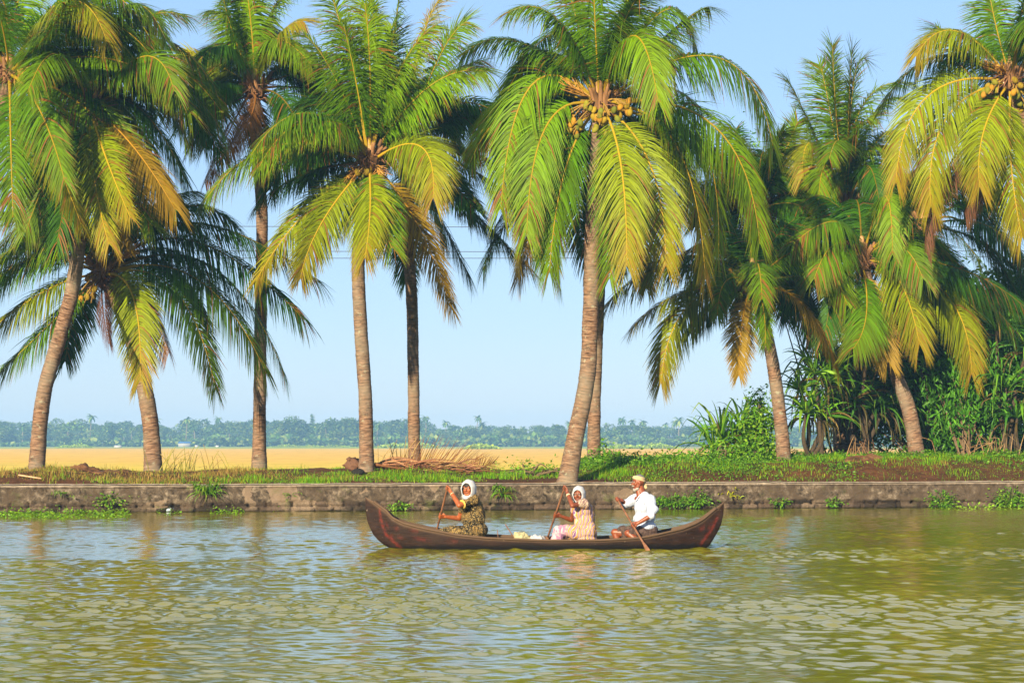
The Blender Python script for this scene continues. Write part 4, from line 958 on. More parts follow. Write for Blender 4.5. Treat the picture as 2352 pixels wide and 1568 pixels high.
# ---------------------------------------------------------------- far side of the paddy field
def far_broad(seed, pal):
    r = np.random.default_rng(seed); g = Geo()
    tv, tf, _ = tube([(0, 0, -.3), (.2, 0, 2), (0, .2, 4.5)], [.35, .3, .2], 5); g.add(tv, tf, (.10, .08, .06))
    nb = r.integers(5, 9)
    for k in range(nb):
        c = A([r.normal(0, 2.3), r.normal(0, 1.5), r.uniform(2.0, 7.4)]); rr = r.uniform(1.3, 2.5); n = 190
        d = nrm(r.normal(0, 1, (n, 3))); P_ = c + d * rr * r.uniform(.6, 1.05, (n, 1)) * A([1, 1, .8]); P_[:, 2] = np.maximum(P_[:, 2], .1)
        g.add(*leaves(n, P_, .62, pick(n, pal, seed * 9 + k) * r.uniform(.55, 1.5), .8, seed * 7 + k, .85))
    return g.get()
def far_palm(seed, h, pal):
    r = np.random.default_rng(seed); g = Geo(); top = A([r.normal(0, .8), 0, h])
    tv, tf, _ = tube(crom([(0, 0, -.3), (r.normal(0, .4), 0, h / 2), top], 8), np.linspace(.24, .15, 8), 5); g.add(tv, tf, (.20, .16, .12))
    for k in range(22):
        a = r.uniform(0, 6.28); e = r.uniform(-.7, 1.3); d = A([math.cos(a) * math.cos(e), math.sin(a) * math.cos(e), math.sin(e)]); L = r.uniform(2.6, 3.6)
        P = [top]
        for q in range(6): d = nrm(d + A([0, 0, -.34])); P.append(P[-1] + d * L / 6)
        P = A(P); T = nrm(np.gradient(P, axis=0)); S = nrm(np.cross(T, [0, 0, 1.])); w = (np.interp(np.linspace(0, 1, 7), [0, .3, 1], [.1, .6, .1]))[:, None]
        v = np.stack([P - S * w - A([0, 0, .5]) * w, P, P + S * w - A([0, 0, .5]) * w], 1).reshape(-1, 3); q = np.arange(6)[:, None] * 3
        g.add(v, np.concatenate([q + A([[0, 1, 4, 3]]), q + A([[1, 2, 5, 4]])]), A(pal[r.integers(0, len(pal))]) * r.uniform(.7, 1.3))
    return g.get()
FT = [(.05, .11, .02), (.10, .17, .03), (.03, .07, .02), (.17, .21, .04), (.06, .12, .03)]
broad = [make_mesh('far_tree', *(lambda q: (q[0], q[1]))(G_), M_FAR, col=G_[2]) for G_ in [far_broad(s, FT) for s in range(6)]]
fpalm = [make_mesh('far_palm', *(lambda q: (q[0], q[1]))(G_), M_FAR, col=G_[2]) for G_ in [far_palm(s + 20, h, FT) for s, h in enumerate([8.5, 10.5, 12, 9.5, 13])]]
r = np.random.default_rng(99)
bl = ['hazy rounded green tree in the far tree line across the paddy field']
for i in range(250):
    D = r.uniform(900, 1080); px = -90 + (i + r.uniform(-.4, .4)) * 2530 / 250
    o = link('far_tree', broad[r.integers(0, 6)], None, ((px - VW / 2) / F * D, D, 0)); s = r.uniform(.95, 1.45) * (1.12 if px < 1000 else .9); o.scale = (s * r.uniform(1.1, 1.5), s, s); o.rotation_euler = (0, 0, r.uniform(0, 6.28))
    tag(o, bl[0], 'tree', 'broadleaf trees of the far tree line')
for i in range(90):
    D = r.uniform(880, 1060); px = -90 + (i + r.uniform(-.5, .5)) * 2530 / 90
    o = link('far_palm_tree', fpalm[r.integers(0, 5)], None, ((px - VW / 2) / F * D, D, 0)); s = r.uniform(.7, 1.2); o.scale = (s, s, s); o.rotation_euler = (0, 0, r.uniform(0, 6.28))
    tag(o, 'small hazy coconut palm in the far tree line across the paddy field', 'palm tree', 'palms of the far tree line')
# one tall mast-like tree
def conifer():
    g = Geo(); r = np.random.default_rng(5); g.add(*tube([(0, 0, 0), (0, 0, 15)], [.3, .1], 5)[:2], (.1, .08, .06))
    n = 700; z = r.uniform(4, 15.5, n); rr = (1.6 - (z - 4) * .09) * r.random(n) ** .5; a = r.uniform(0, 6.28, n)
    P_ = np.stack([rr * np.cos(a), rr * np.sin(a), z], -1); g.add(*leaves(n, P_, .9, pick(n, FT, 3), .5, 3, .5)); return g.get()
q = conifer(); o = link('far_conifer', make_mesh('far_conifer', q[0], q[1], M_FAR, col=q[2]), None, ((718 - VW / 2) / F * 985, 985, 0)); tag(o, 'tall narrow dark tree standing above the far tree line right of the fourth palm trunk', 'tree')
# scrub strips at the far edge of the field
def strip(name, label, px0, px1, D, h, n, pal, seed, dd=12):
    r = np.random.default_rng(seed); px = r.uniform(px0, px1, n); Dn = D + r.uniform(-dd, dd, n); x = (px - VW / 2) / F * Dn
    prof = np.clip(np.minimum(px - px0, px1 - px) / (.25 * (px1 - px0)), .15, 1) * (.6 + .8 * vnoise(px * .05, px * 0 + seed))
    P_ = np.stack([x, Dn, r.random(n) * h * prof], -1); g = Geo(); g.add(*leaves(n, P_, h * .5, pick(n, pal, seed), .9, seed, .9)); c = A([(px0 + px1) / 2 - VW / 2, 0, 0]) / F * D + A([0, D, 0])
    o = g.whole(name, M_FAR, tuple(c)); tag(o, label, 'scrub'); return o
LG = [(.20, .30, .03), (.26, .32, .04), (.14, .24, .03)]
strip('scrub_strip', 'light green scrub strip at the far field edge behind the slim palm trunk', 860, 1010, 700, 1.6, 1800, LG, 1)
strip('scrub_strip', 'rounded light green scrub patch in the field right of the fallen fronds', 1065, 1150, 560, 1.15, 1500, LG, 2)
strip('scrub_strip', 'light green scrub strip at the far field edge near the second palm trunk', 130, 215, 700, 1.0, 700, LG, 3)
strip('scrub_strip', 'light green reed strip behind the field between central palm and small screw pine', 1385, 1560, 600, 1.2, 2200, LG, 4)
strip('scrub_strip', 'thin green scrub line at the far field edge left of the bow palm', 600, 830, 760, .8, 1500, LG, 5)
strip('undergrowth', 'hazy undergrowth running along the foot of the far tree line', -120, 2470, 890, 4.2, 9000, FT, 6, 8).__setitem__('kind', 'stuff')
# tiny sheds and sheets
def shed(label, px, D, w, d, h, wallc, roofc, name='shed'):
    x = (px - VW / 2) / F * D; root = empty(name, (x, D, 0)); tag(root, label, 'shed' if name == 'shed' else 'tarpaulin')
    wallc = tuple(q * .6 for q in wallc); roofc = tuple(q * .65 for q in roofc)
    v, f = boxg((x, D, h * .35), (w, d, h * .7)); part('wall', root, v, f, M_TINT, col=wallc)
    hw, hd = w * .56, d * .6; z0, z1 = h * .702, h
    v = A([[x - hw, D - hd, z0], [x + hw, D - hd, z0], [x + hw, D + hd, z0], [x - hw, D + hd, z0], [x - hw * .8, D, z1], [x + hw * .8, D, z1]])
    g = Geo(); g.add(v, [A([[0, 1, 5, 4], [2, 3, 4, 5]]), A([[1, 2, 5], [3, 0, 4]])], roofc); g.part('roof', root, M_TINT)
shed('small white roofed shed at the far field edge between second and third palm trunks', 272, 740, 2.4, 1.6, .8, (.6, .6, .6), (.8, .8, .78))
shed('blue roofed shed under the far tree line right of the third palm trunk', 425, 860, 5.0, 3, 2.3, (.4, .4, .42), (.05, .20, .50))
shed('tiny white shed just right of the blue roofed shed', 452, 820, 1.2, 1.0, .8, (.6, .6, .6), (.75, .75, .75))
shed('tiny white shed at the far field edge near the fourth palm trunk', 500, 820, 1.2, 1, .7, (.7, .7, .7), (.75, .75, .75))

# ---------------------------------------------------------------- canoe
BD = 31.5                                   # the canoe's centre line runs left to right, 31.5 m away
def B(px, py, dy=0.0): return W(px, py, BD + dy)
def bx_(px): return (px - VW / 2) / F * BD
def bz_(py): return CAM_H - (py - HORIZON) / F * BD
top_px = [839.5, 843, 850, 860, 872, 889, 902, 925, 968, 1007, 1052, 1118, 1250, 1368, 1465, 1505, 1563, 1592, 1612, 1641, 1655, 1661.5]
top_py = [1139.8, 1142, 1146, 1151, 1159.5, 1171, 1186, 1198, 1209, 1216, 1225, 1231, 1236, 1236, 1231, 1224, 1211.5, 1201, 1190.5, 1167.5, 1156.5, 1150.8]
kel_px = [839.5, 840.5, 843, 848, 859, 870, 882, 901, 930, 1000, 1250, 1500, 1590, 1612, 1628, 1641.5, 1650, 1655, 1660, 1661.5]
kel_py = [1141.5, 1165, 1189, 1205, 1227, 1239, 1249, 1259, 1270, 1280, 1284, 1280, 1270, 1263, 1251, 1229, 1214, 1202, 1180, 1153]
xs_ = np.concatenate([np.linspace(839.5, 905, 46), np.linspace(908, 1590, 130), np.linspace(1593, 1661.5, 46)])
gz = np.interp(xs_, top_px, [bz_(q) for q in top_py]); kz = np.interp(xs_, kel_px, [bz_(q) for q in kel_py]); kz = np.minimum(kz, gz - .002)
hb = np.interp(xs_, [839.5, 845, 860, 885, 920, 1000, 1120, 1250, 1400, 1500, 1570, 1610, 1640, 1655, 1661.5], [.012, .022, .055, .12, .22, .37, .50, .54, .52, .42, .27, .15, .07, .03, .012])
BX = bx_(xs_); nsec = 15
def hull_surface(off):
    """off: how far inside the outer skin"""
    w = np.linspace(0, 1, nsec); rows = []
    for sgn in (1,):
        for t in np.concatenate([-w[::-1], w[1:]]):
            a = abs(t); s = np.sign(t)
            yy = s * (hb - off * np.minimum(1, hb / .1)) * np.sin(a * math.pi / 2) ** .8
            zz = (kz + off) + (gz - kz - off) * (a ** 2.0)
            zz = np.maximum(zz, kz + off * .6)
            rows.append(np.stack([BX, BD + yy, zz], -1))
    return np.stack(rows, 1)                 # station, ring, 3
boat = empty('canoe', (bx_(1250), BD, 0)); tag(boat, 'long dark wooden canoe with upswept ends carrying three paddlers', 'canoe')
O_ = hull_surface(0); I_ = hull_surface(.035); I_[..., 2] = np.minimum(I_[..., 2], gz[:, None] - 0.0)
nst, nr = O_.shape[:2]
def gridq(a, b, flip=False, o=0):
    i = np.arange(a - 1)[:, None] * b; j = np.arange(b - 1)[None]; q = np.stack([i + j, i + j + 1, i + b + j + 1, i + b + j], -1).reshape(-1, 4) + o
    return q[:, ::-1] if flip else q
V_ = np.concatenate([O_.reshape(-1, 3), I_.reshape(-1, 3)]); n0_ = nst * nr
q = [gridq(nst, nr, True), gridq(nst, nr, False, n0_)]
s = np.arange(nst - 1) * nr
for e in (0, nr - 1): q.append(np.stack([s + e, s + nr + e, s + nr + e + n0_, s + e + n0_], -1))
for st in (0, (nst - 1) * nr): j = np.arange(nr - 1); q.append(np.stack([st + j, st + j + 1, st + j + 1 + n0_, st + j + n0_], -1))
# painted and tarred marks
px_all = np.concatenate([np.repeat(xs_, nr)] * 2); pz = V_[:, 2]; py_all = HORIZON + (CAM_H - pz) * F / BD
def dseg(poly):
    d = np.full(len(px_all), 1e9)
    for (a, b_) in zip(poly[:-1], poly[1:]):
        a = A(a, float); b_ = A(b_, float); P = np.stack([px_all, py_all], -1); t = np.clip(((P - a) @ (b_ - a)) / ((b_ - a) @ (b_ - a)), 0, 1)
        d = np.minimum(d, np.linalg.norm(P - (a + t[:, None] * (b_ - a)), axis=1))
    return d
mm, nt, b = mat('canoe_wood', .7, .15)
oc = coords(nt); mk = node(nt, 'ShaderNodeSeparateColor'); nt.links.new(vcol(nt), mk.inputs[0])
gn = noise_n(nt, 1, 6, .7, coords(nt, 'Object', (1.6, 9, 26)), .6); g2 = noise_n(nt, 5, 6, .7, oc); g3 = noise_n(nt, 26, 3, .6, oc)
wd = ramp(nt, gn.outputs[0], [(.3, (.006, .003, .002)), (.5, (.014, .006, .004)), (.7, (.026, .012, .008))])
wd2 = mix(nt, ramp(nt, g2.outputs[0], [(.45, (0, 0, 0)), (.7, (.55, .55, .55))]).outputs[0], wd.outputs[0], (.028, .017, .011))
chip = ramp(nt, g3.outputs[0], [(.70, (0, 0, 0)), (.73, (.8, .8, .8))])
wd3 = mix(nt, chip.outputs[0], wd2, (.33, .26, .20))
rd = node(nt, 'ShaderNodeMath', operation='MULTIPLY'); nt.links.new(mk.outputs[0], rd.inputs[0])
rr_ = ramp(nt, noise_n(nt, 14, 5, .75, oc).outputs[0], [(.38, (.15, .15, .15)), (.55, (1, 1, 1))]); nt.links.new(rr_.outputs[0], rd.inputs[1])
wd4 = mix(nt, rd.outputs[0], wd3, (.26, .028, .016))
wd5 = mix(nt, mk.outputs[1], wd4, (.004, .003, .003))
wd6 = mix(nt, mk.outputs[2], wd5, (.13, .082, .050))
nt.links.new(wd6, b.inputs['Base Color']); bump(nt, b, gn.outputs[0], .7, .012)
M_WOOD = mm
inner = np.zeros(len(px_all)); inner[n0_:] = 1
red = np.clip(1.6 - dseg([(873, 1162), (876, 1192), (889, 1225), (918, 1252), (930, 1262)]) / 2.6, 0, 1)
red = np.maximum(red, .55 * np.clip(1.5 - dseg([(880, 1200), (905, 1210), (960, 1216)]) / 1.6, 0, 1)); red = np.maximum(red, .5 * np.clip(1.5 - dseg([(893, 1228), (960, 1234), (1050, 1240)]) / 1.8, 0, 1))
red = np.maximum(red, .9 * np.clip(1.5 - dseg([(1647, 1184), (1633, 1212), (1604, 1250)]) / 3.0, 0, 1)); red = np.maximum(red, .6 * np.clip(1.5 - dseg([(1592, 1214), (1632, 1206), (1650, 1180)]) / 2.2, 0, 1))
red = np.maximum(red, .8 * np.clip(1 - np.abs(py_all - 1260) / 3, 0, 1) * (px_all < 1010))
red *= (1 - inner) * .30
tar = np.clip((py_all - np.interp(px_all, [900, 1000, 1250, 1620], [1252, 1246, 1243.5, 1245])) / 2.5, 0, 1) * np.interp(px_all, [880, 925, 1600, 1640], [0, 1, 1, .3]) * (1 - inner)
tar = np.maximum(tar * (1 - red * .9), inner * .45)
edge_ = np.clip(1 - np.abs(pz - np.concatenate([np.repeat(gz, nr)] * 2)) / .012, 0, 1) * .7
edge_ = np.maximum(edge_, np.clip(1 - np.abs(pz - np.concatenate([np.repeat(kz, nr)] * 2)) / .01, 0, 1) * ((px_all < 880) | (px_all > 1645)) * (1 - inner) * .8)
hull = part('hull', boat, V_, q, M_WOOD, col=np.stack([red, tar, edge_], -1), smooth=True)
hull.data.set_sharp_from_angle(angle=math.radians(40)) if hasattr(hull.data, 'set_sharp_from_angle') else None
for sgn in (-1, 1):                                                     # gunwales
    k = slice(14, -12, 3); P = np.stack([BX[k], BD + sgn * (hb[k] + .004), gz[k] + .004], -1); tv, tf, _ = tube(P, .020, 6)
    part('gunwale', boat, tv, tf, M_WOOD, col=(0, 0, .55))
def thwart(px, name='thwart', w=.20):
    i = np.argmin(abs(xs_ - px)); y_ = hb[i] - .03; v, f = boxg((BX[i], BD, gz[i] - .065), (w, 2 * y_, .03)); part(name, boat, v, f, M_WOOD, col=(0, 0, .3))
for p_ in (1000, 1095, 1180, 1352, 1500, 1560): thwart(p_)
for p_ in range(960, 1560, 60):                                          # ribs
    i = np.argmin(abs(xs_ - p_)); P = I_[i, 2:-2] + A([0, 0, .012]); tv, tf, _ = tube(P, .016, 5); part('rib', boat, tv, tf, M_WOOD, col=(0, .2, .1))

# ---------------------------------------------------------------- people
def fr(fwd, up=(0, 0, 1)):
    f = nrm(A(fwd, float)); x = nrm(np.cross(f, A(up, float))); u = np.cross(x, f); return A([x, f, u])   # rows: right, forward, up
def head_pieces(c, fwd, up=(0, 0, 1), s=1.0):
    Fm = fr(fwd, up); L = lambda x, y, z: c + (A([x, y, z]) * s) @ Fm
    P = [ell(L(0, -.012, .022), A([.074, .092, .090]) * s, Fm, 20, 14), ell(L(0, .022, -.040), A([.060, .062, .066]) * s, Fm, 18, 12),
         cap(L(0, .045, -.085), L(0, .058, -.092), .026 * s, .021 * s), cap(L(0, .078, .012), L(0, .104, -.020), .010 * s, .016 * s), cap(L(-.012, .092, -.024), L(.012, .092, -.024), .011 * s, .011 * s),
         cap(L(-.040, .068, .030), L(.040, .068, .030), .017 * s, .017 * s), ell(L(-.040, .054, -.020), A([.024, .022, .024]) * s, Fm), ell(L(.040, .054, -.020), A([.024, .022, .024]) * s, Fm),
         cap(L(-.018, .079, -.056), L(.018, .079, -.056), .010 * s, .010 * s), cap(L(-.056, .02, -.055), L(-.02, .06, -.088), .024 * s, .02 * s), cap(L(.056, .02, -.055), L(.02, .06, -.088), .024 * s, .02 * s),
         ell(L(-.076, -.004, -.008), A([.010, .020, .032]) * s, Fm), ell(L(.076, -.004, -.008), A([.010, .020, .032]) * s, Fm)]
    return P, L, Fm
M_EYE = mat('eye_white', .3, .5, (.55, .50, .45))[0]; M_IRIS = mat('eye_dark', .2, .6, (.012, .008, .006))[0]; M_LIP = mat('lips', .5, .4, (.16, .035, .03))[0]; M_BROW = mat('dark_hair', .7, .3, (.015, .012, .012))[0]
def face(root, L, Fm, s=1.0, brow=(.015, .012, .012), mb=None):
    for sx in (-1, 1):
        v, f = ell(L(.030 * sx, .076, .008), A([.014, .008, .0075]) * s, Fm, 10, 6); o = part('eye', root, v, f, M_EYE, smooth=True)
        v, f = ell(L(.030 * sx, .083, .008), A([.0062, .004, .0062]) * s, Fm, 8, 6); part('iris', o, v, f, M_IRIS, smooth=True)
        v, f = cap(L(.014 * sx, .087, .027), L(.046 * sx, .074, .027), .0052 * s, .0035 * s, 6); part('eyebrow', root, v, f, mb or M_BROW, smooth=True)
    v, f = cap(L(-.019, .0845, -.057), L(.019, .0845, -.057), .0052 * s, .0052 * s, 8); part('mouth', root, v, f, M_LIP, smooth=True)
def grip(h, axis, wrist, rs=.017, side=1):
    """a hand closed round a shaft at h; fingers of unequal length, thumb from the palm's side"""
    ax = nrm(axis); w = nrm((wrist - h) - ax * np.dot(wrist - h, ax)); t = np.cross(ax, w) * side
    P = []
    palm_c = h + w * (rs + .022)
    Rr = rs + .009
    for i, (o_, span, r_) in enumerate([(-.033, 245, .0085), (-.011, 265, .0092), (.011, 260, .0090), (.032, 225, .0076)]):
        a0 = math.radians(-35); prev = None; base = h + ax * o_
        st = base + w * (rs + .030) - t * .010
        q0 = base + (w * math.cos(a0) - t * math.sin(-a0) * 1) * Rr
        pts = [st]
        for k in range(5):
            a = math.radians(-40 - span * k / 4); pts.append(base + (w * math.cos(a) + t * math.sin(a)) * Rr)
        for k in range(5): P.append(cap(pts[k], pts[k + 1], r_ * (1 - .05 * k), r_ * (1 - .05 * (k + 1)), 8))
    for o_ in (-.028, -.009, .010, .028): P.append(cap(h + ax * o_ + w * (rs + .016) , h + ax * o_ * .7 + w * (rs + .070), .0125, .0145, 10))
    tb = h + ax * -.034 + w * (rs + .045); t1 = h + ax * -.050 + w * (rs + .012) + t * .016; t2 = h + ax * -.046 - w * .002 + t * (rs + .012); t3 = h + ax * -.038 - w * (rs + .002) + t * (rs * .5 + .006)
    P += [cap(tb, t1, .015, .0115), cap(t1, t2, .0115, .0100), cap(t2, t3, .0100, .0085)]
    P.append(cap(h + w * (rs + .066), wrist, .026, .024)); return P
def arm(sh, el, wr, ru=.050, re=.040, rw=.026):
    m_ = (el + wr) / 2 + nrm(el - wr) * .03
    return [cap(sh, (sh + el) / 2, ru, (ru + re) * .49), cap((sh + el) / 2, el, (ru + re) * .49, re), cap(el, m_, re, (re + rw) * .56), cap(m_, wr, (re + rw) * .56, rw)]
def fold(v, fs, amp, freq, seed, lo=None):
    """soft cloth folds"""
    n = vnormals(v, fs); a = fbm(v[:, 0] * freq + v[:, 2] * freq * .35 + seed, v[:, 1] * freq + v[:, 2] * freq * .22, 3); a = a - np.abs(fbm(v[:, 0] * freq * 1.7 + seed, v[:, 2] * freq * .6 + v[:, 1] * freq, 2)) * .8
    return v + n * (a * amp)[:, None]
def hood(c, Fm, rx, ry, rz, op, seed, thick=.008):
    """head cloth: open shell round the face; op(alpha) = opening half angle"""
    na, nb = 48, 26; al = np.linspace(0, 2 * np.pi, na, endpoint=False); r = np.random.default_rng(seed)
    rows = []
    for k in range(nb):
        t = k / (nb - 1); o_ = op(al); ph = o_ + (np.pi - o_) * t ** .9
        d = np.stack([np.sin(ph) * np.cos(al), np.cos(ph), np.sin(ph) * np.sin(al)], -1)
        v = d * A([rx, ry, rz]); bulge = 1 + .03 * np.sin(al * 5 + t * 4 + seed) * t + .025 * np.exp(-((t - .04) / .05) ** 2) + .02 * np.sin(al * 9 + seed) * (t < .6)
        dn = np.clip(-d[:, 2], 0, 1) ; v = v * bulge[:, None]; v[:, 2] -= dn * .035; rows.append(v)
    outer = np.stack(rows); inn = outer * .93
    V = np.concatenate([outer.reshape(-1, 3), inn.reshape(-1, 3)]) @ Fm + c
    i = np.arange(nb - 1)[:, None] * na; j = np.arange(na)[None]; k = (j + 1) % na; n_ = nb * na
    q1 = np.stack([i + j, i + k, i + na + k, i + na + j], -1).reshape(-1, 4); q2 = q1[:, ::-1] + n_; jj = np.arange(na); kk = (jj + 1) % na
    q3 = np.stack([jj, jj + n_, kk + n_, kk], -1); return V, [np.concatenate([q1, q2, q3])]

def skin_mat(name, c, c2):
    m, nt, b = mat(name, .48, .4); n = noise_n(nt, 22, 4, .6, coords(nt)); r_ = ramp(nt, n.outputs[0], [(.35, c2), (.65, c)]); nt.links.new(r_.outputs[0], b.inputs['Base Color'])
    b.inputs['Subsurface Weight'].default_value = .08; b.inputs['Subsurface Radius'].default_value = (.01, .004, .002); return m
SK1 = skin_mat('skin_brown', (.27, .073, .019), (.20, .052, .014)); SK2 = skin_mat('skin_dark_brown', (.17, .042, .013), (.12, .029, .009)); SK3 = skin_mat('skin_weathered', (.19, .046, .014), (.13, .030, .010))
# cloths
def cloth_plain(name, c, c2, sc=14, rough=.85):
    m, nt, b = mat(name, rough, .15); n = noise_n(nt, sc, 4, .6, coords(nt)); r_ = ramp(nt, n.outputs[0], [(.35, c2), (.65, c)]); nt.links.new(r_.outputs[0], b.inputs['Base Color']); bump(nt, b, n.outputs[0], .3, .01); return m
M_WHITE = cloth_plain('white_head_cloth', (.37, .375, .40), (.30, .31, .345)); M_CREAM = cloth_plain('cream_turban', (.44, .34, .20), (.34, .25, .14), 20)
m, nt, b = mat('dark_print', .85, .15); oc = coords(nt); vo = node(nt, 'ShaderNodeTexVoronoi'); vo.inputs['Scale'].default_value = 46; nt.links.new(oc, vo.inputs['Vector'])
n_ = noise_n(nt, 34, 3, .7, oc, 1.5); r1 = ramp(nt, n_.outputs[0], [(.56, (.012, .011, .008)), (.60, (.25, .16, .045))], 'LINEAR'); r2 = ramp(nt, vo.outputs['Distance'], [(.25, (1, 1, 1)), (.32, (0, 0, 0))])
c_ = mix(nt, r2.outputs[0], r1.outputs[0], (.27, .21, .11)); n5 = noise_n(nt, 5, 3, .6, oc); c_ = mix(nt, ramp(nt, n5.outputs[0], [(.45, (0, 0, 0)), (.65, (.7, .7, .7))]).outputs[0], c_, mix(nt, ramp(nt, n_.outputs[0], [(.47, (0, 0, 0)), (.5, (1, 1, 1))]).outputs[0], (.016, .014, .010), (.26, .16, .05)))
nt.links.new(c_, b.inputs['Base Color']); M_D1 = m
m, nt, b = mat('wavy_stripe_print', .85, .15); oc = coords(nt); sp = node(nt, 'ShaderNodeSeparateXYZ'); nt.links.new(oc, sp.inputs[0])
nz = noise_n(nt, 4.5, 2, .5, oc); mth = node(nt, 'ShaderNodeMath', operation='MULTIPLY_ADD'); nt.links.new(nz.outputs[0], mth.inputs[0]); mth.inputs[1].default_value = 4.2
ad = node(nt, 'ShaderNodeMath', operation='MULTIPLY_ADD'); nt.links.new(sp.outputs[0], ad.inputs[0]); ad.inputs[1].default_value = 19.0
a2 = node(nt, 'ShaderNodeMath', operation='MULTIPLY_ADD'); nt.links.new(sp.outputs[2], a2.inputs[0]); a2.inputs[1].default_value = -4.0; nt.links.new(ad.outputs[0], mth.inputs[2]); nt.links.new(mth.outputs[0], a2.inputs[2])
fr_ = node(nt, 'ShaderNodeMath', operation='FRACT'); nt.links.new(a2.outputs[0], fr_.inputs[0])
st = ramp(nt, fr_.outputs[0], [(0, (.40, .32, .26)), (.18, (.40, .18, .02)), (.46, (.40, .31, .21)), (.56, (.10, .04, .11)), (.70, (.40, .30, .26)), (.82, (.14, .06, .18))], 'CONSTANT')
fl = ramp(nt, noise_n(nt, 42, 3, .7, oc, 1).outputs[0], [(.42, (.13, .07, .08)), (.50, (.33, .25, .18)), (.60, (.38, .32, .26))], 'CONSTANT')
zr = node(nt, 'ShaderNodeMapRange'); nt.links.new(sp.outputs[2], zr.inputs[0]); zr.inputs[1].default_value = .525; zr.inputs[2].default_value = .54
c_ = mix(nt, zr.outputs[0], st.outputs[0], fl.outputs[0])
xr = node(nt, 'ShaderNodeMapRange'); nt.links.new(sp.outputs[0], xr.inputs[0]); xr.inputs[1].default_value = -.22; xr.inputs[2].default_value = -.28
pk = ramp(nt, noise_n(nt, 11, 4, .6, oc, 1.5).outputs[0], [(.38, (.20, .13, .20)), (.47, (.36, .13, .22)), (.55, (.40, .31, .31)), (.7, (.42, .37, .36))]); c_ = mix(nt, xr.outputs[0], c_, pk.outputs[0])
nt.links.new(c_, b.inputs['Base Color']); M_D2 = m
m, nt, b = mat('white_striped_shirt', .8, .2); oc = coords(nt); wv_ = node(nt, 'ShaderNodeTexWave', wave_type='BANDS', bands_direction='X'); wv_.inputs['Scale'].default_value = 13; wv_.inputs['Distortion'].default_value = .8; nt.links.new(oc, wv_.inputs['Vector'])
c_ = mix(nt, ramp(nt, wv_.outputs[0], [(.80, (0, 0, 0)), (.92, (.75, .75, .75))]).outputs[0], (.37, .41, .50), (.19, .22, .33)); nt.links.new(c_, b.inputs['Base Color']); bump(nt, b, noise_n(nt, 9, 3, .6, oc).outputs[0], .5, .03); M_SH = m
M_LUNGI = cloth_plain('dark_brown_cloth', (.085, .055, .045), (.035, .022, .020), 26); M_TRIM = mat('yellow_trim', .8, .2, (.42, .28, .06))[0]; M_BANG = mat('pale_bangle', .3, .5, (.50, .36, .22))[0]
M_GREY = mat('grey_hair', .8, .2, (.10, .10, .11))[0]; M_BEARD = mat('white_beard', .85, .2, (.27, .25, .23))[0]
m, nt, b = mat('paddle_wood', .6, .3); gn2 = noise_n(nt, 8, 5, .7, coords(nt)); r_ = ramp(nt, gn2.outputs[0], [(.3, (.07, .028, .014)), (.7, (.22, .10, .05))]); nt.links.new(r_.outputs[0], b.inputs['Base Color']); M_PAD = m

def paddle(label, a, b_, over, blade_len=.55, bw=.075, rs=.016):
    """a: grip end, b_: a lower point on the shaft; over = metres of shaft past b_ before the tip"""
    ax = nrm(b_ - a); tip = b_ + ax * over; g = Geo(); n0 = tip - ax * blade_len
    root = empty('paddle', tuple((a + b_) / 2)); tag(root, label, 'paddle', 'wooden paddles')
    P = crom([a - ax * .05, (a + n0) / 2, n0], 16); tv, tf, _ = tube(P, rs, 10); part('shaft', root, tv, tf, M_PAD, smooth=True)
    u = np.linspace(0, 1, 14); w = np.interp(u, [0, .25, .6, .9, 1], [rs, bw * .8, bw, bw * .75, .012]); side = nrm(np.cross(ax, A([.3, 1, .1]))); th = np.cross(ax, side)
    rows = []
    for t, w_ in zip(u, w):
        c = n0 + ax * blade_len * t; hh = np.interp(t, [0, .3, 1], [rs, .010, .004])
        rows.append([c + side * w_ * math.cos(q_) + th * hh * math.sin(q_) for q_ in np.linspace(0, 2 * np.pi, 12, endpoint=False)])
    V = A(rows).reshape(-1, 3); i = np.arange(13)[:, None] * 12; j = np.arange(12)[None]; k = (j + 1) % 12; part('blade', root, V, [np.stack([i + j, i + k, i + 12 + k, i + 12 + j], -1).reshape(-1, 4), A([np.arange(12)[::-1]]), A([156 + np.arange(12)])], M_PAD, smooth=True); return root
VOX = .0062
def person(label, hc, hf, pieces, skin, hs=1.0):
    b0 = A([hc[0] + .05, BD, .12]); root = empty('person', tuple(b0)); tag(root, label, 'person')
    hp, L, Fm = head_pieces(hc, hf, s=hs); v, f = fused('body', hp + pieces, VOX, 3); part('body', root, v, f, skin, smooth=True)
    return root, L, Fm

# woman in the bow --------------------------------------------------------
h = B(1076, 1122, -.06); p1 = B(1027.5, 1120, -.12); p2 = B(1011.5, 1184, .20); w1 = B(1034.5, 1127.5, -.17); w2 = B(1023, 1186, .21)
sh1 = B(1083, 1150, -.19); sh2 = B(1068, 1151, .16); e1 = B(1055, 1160, -.36); e2 = B(1055, 1190, .30); ax1 = p2 - p1
body = [cap(B(1080, 1135, -.02), B(1082, 1150, 0), .050, .060), cap(sh1, sh2, .06, .06), cap(B(1083, 1160, 0), B(1086, 1215, 0), .13, .14)] + arm(sh1, e1, w1, .052, .042, .027) + arm(sh2, e2, w2, .050, .042, .027)
body += grip(p1, ax1, w1, .016, 1) + grip(p2, ax1, w2, .016, -1)
for s_ in (-1, 1):
    kn = B(1022, 1224, .14 * s_); body += [cap(B(1086, 1226, .10 * s_), kn, .085, .060), cap(kn, B(1030, 1262, .13 * s_), .055, .04), cap(B(1030, 1262, .13 * s_), B(1012, 1264, .13 * s_), .035, .025)]
per, L, Fm = person('person in the bow in a dark and gold patterned dress and white head scarf, paddling', h, (-.42, -.9, -.05), body, SK1); face(per, L, Fm)
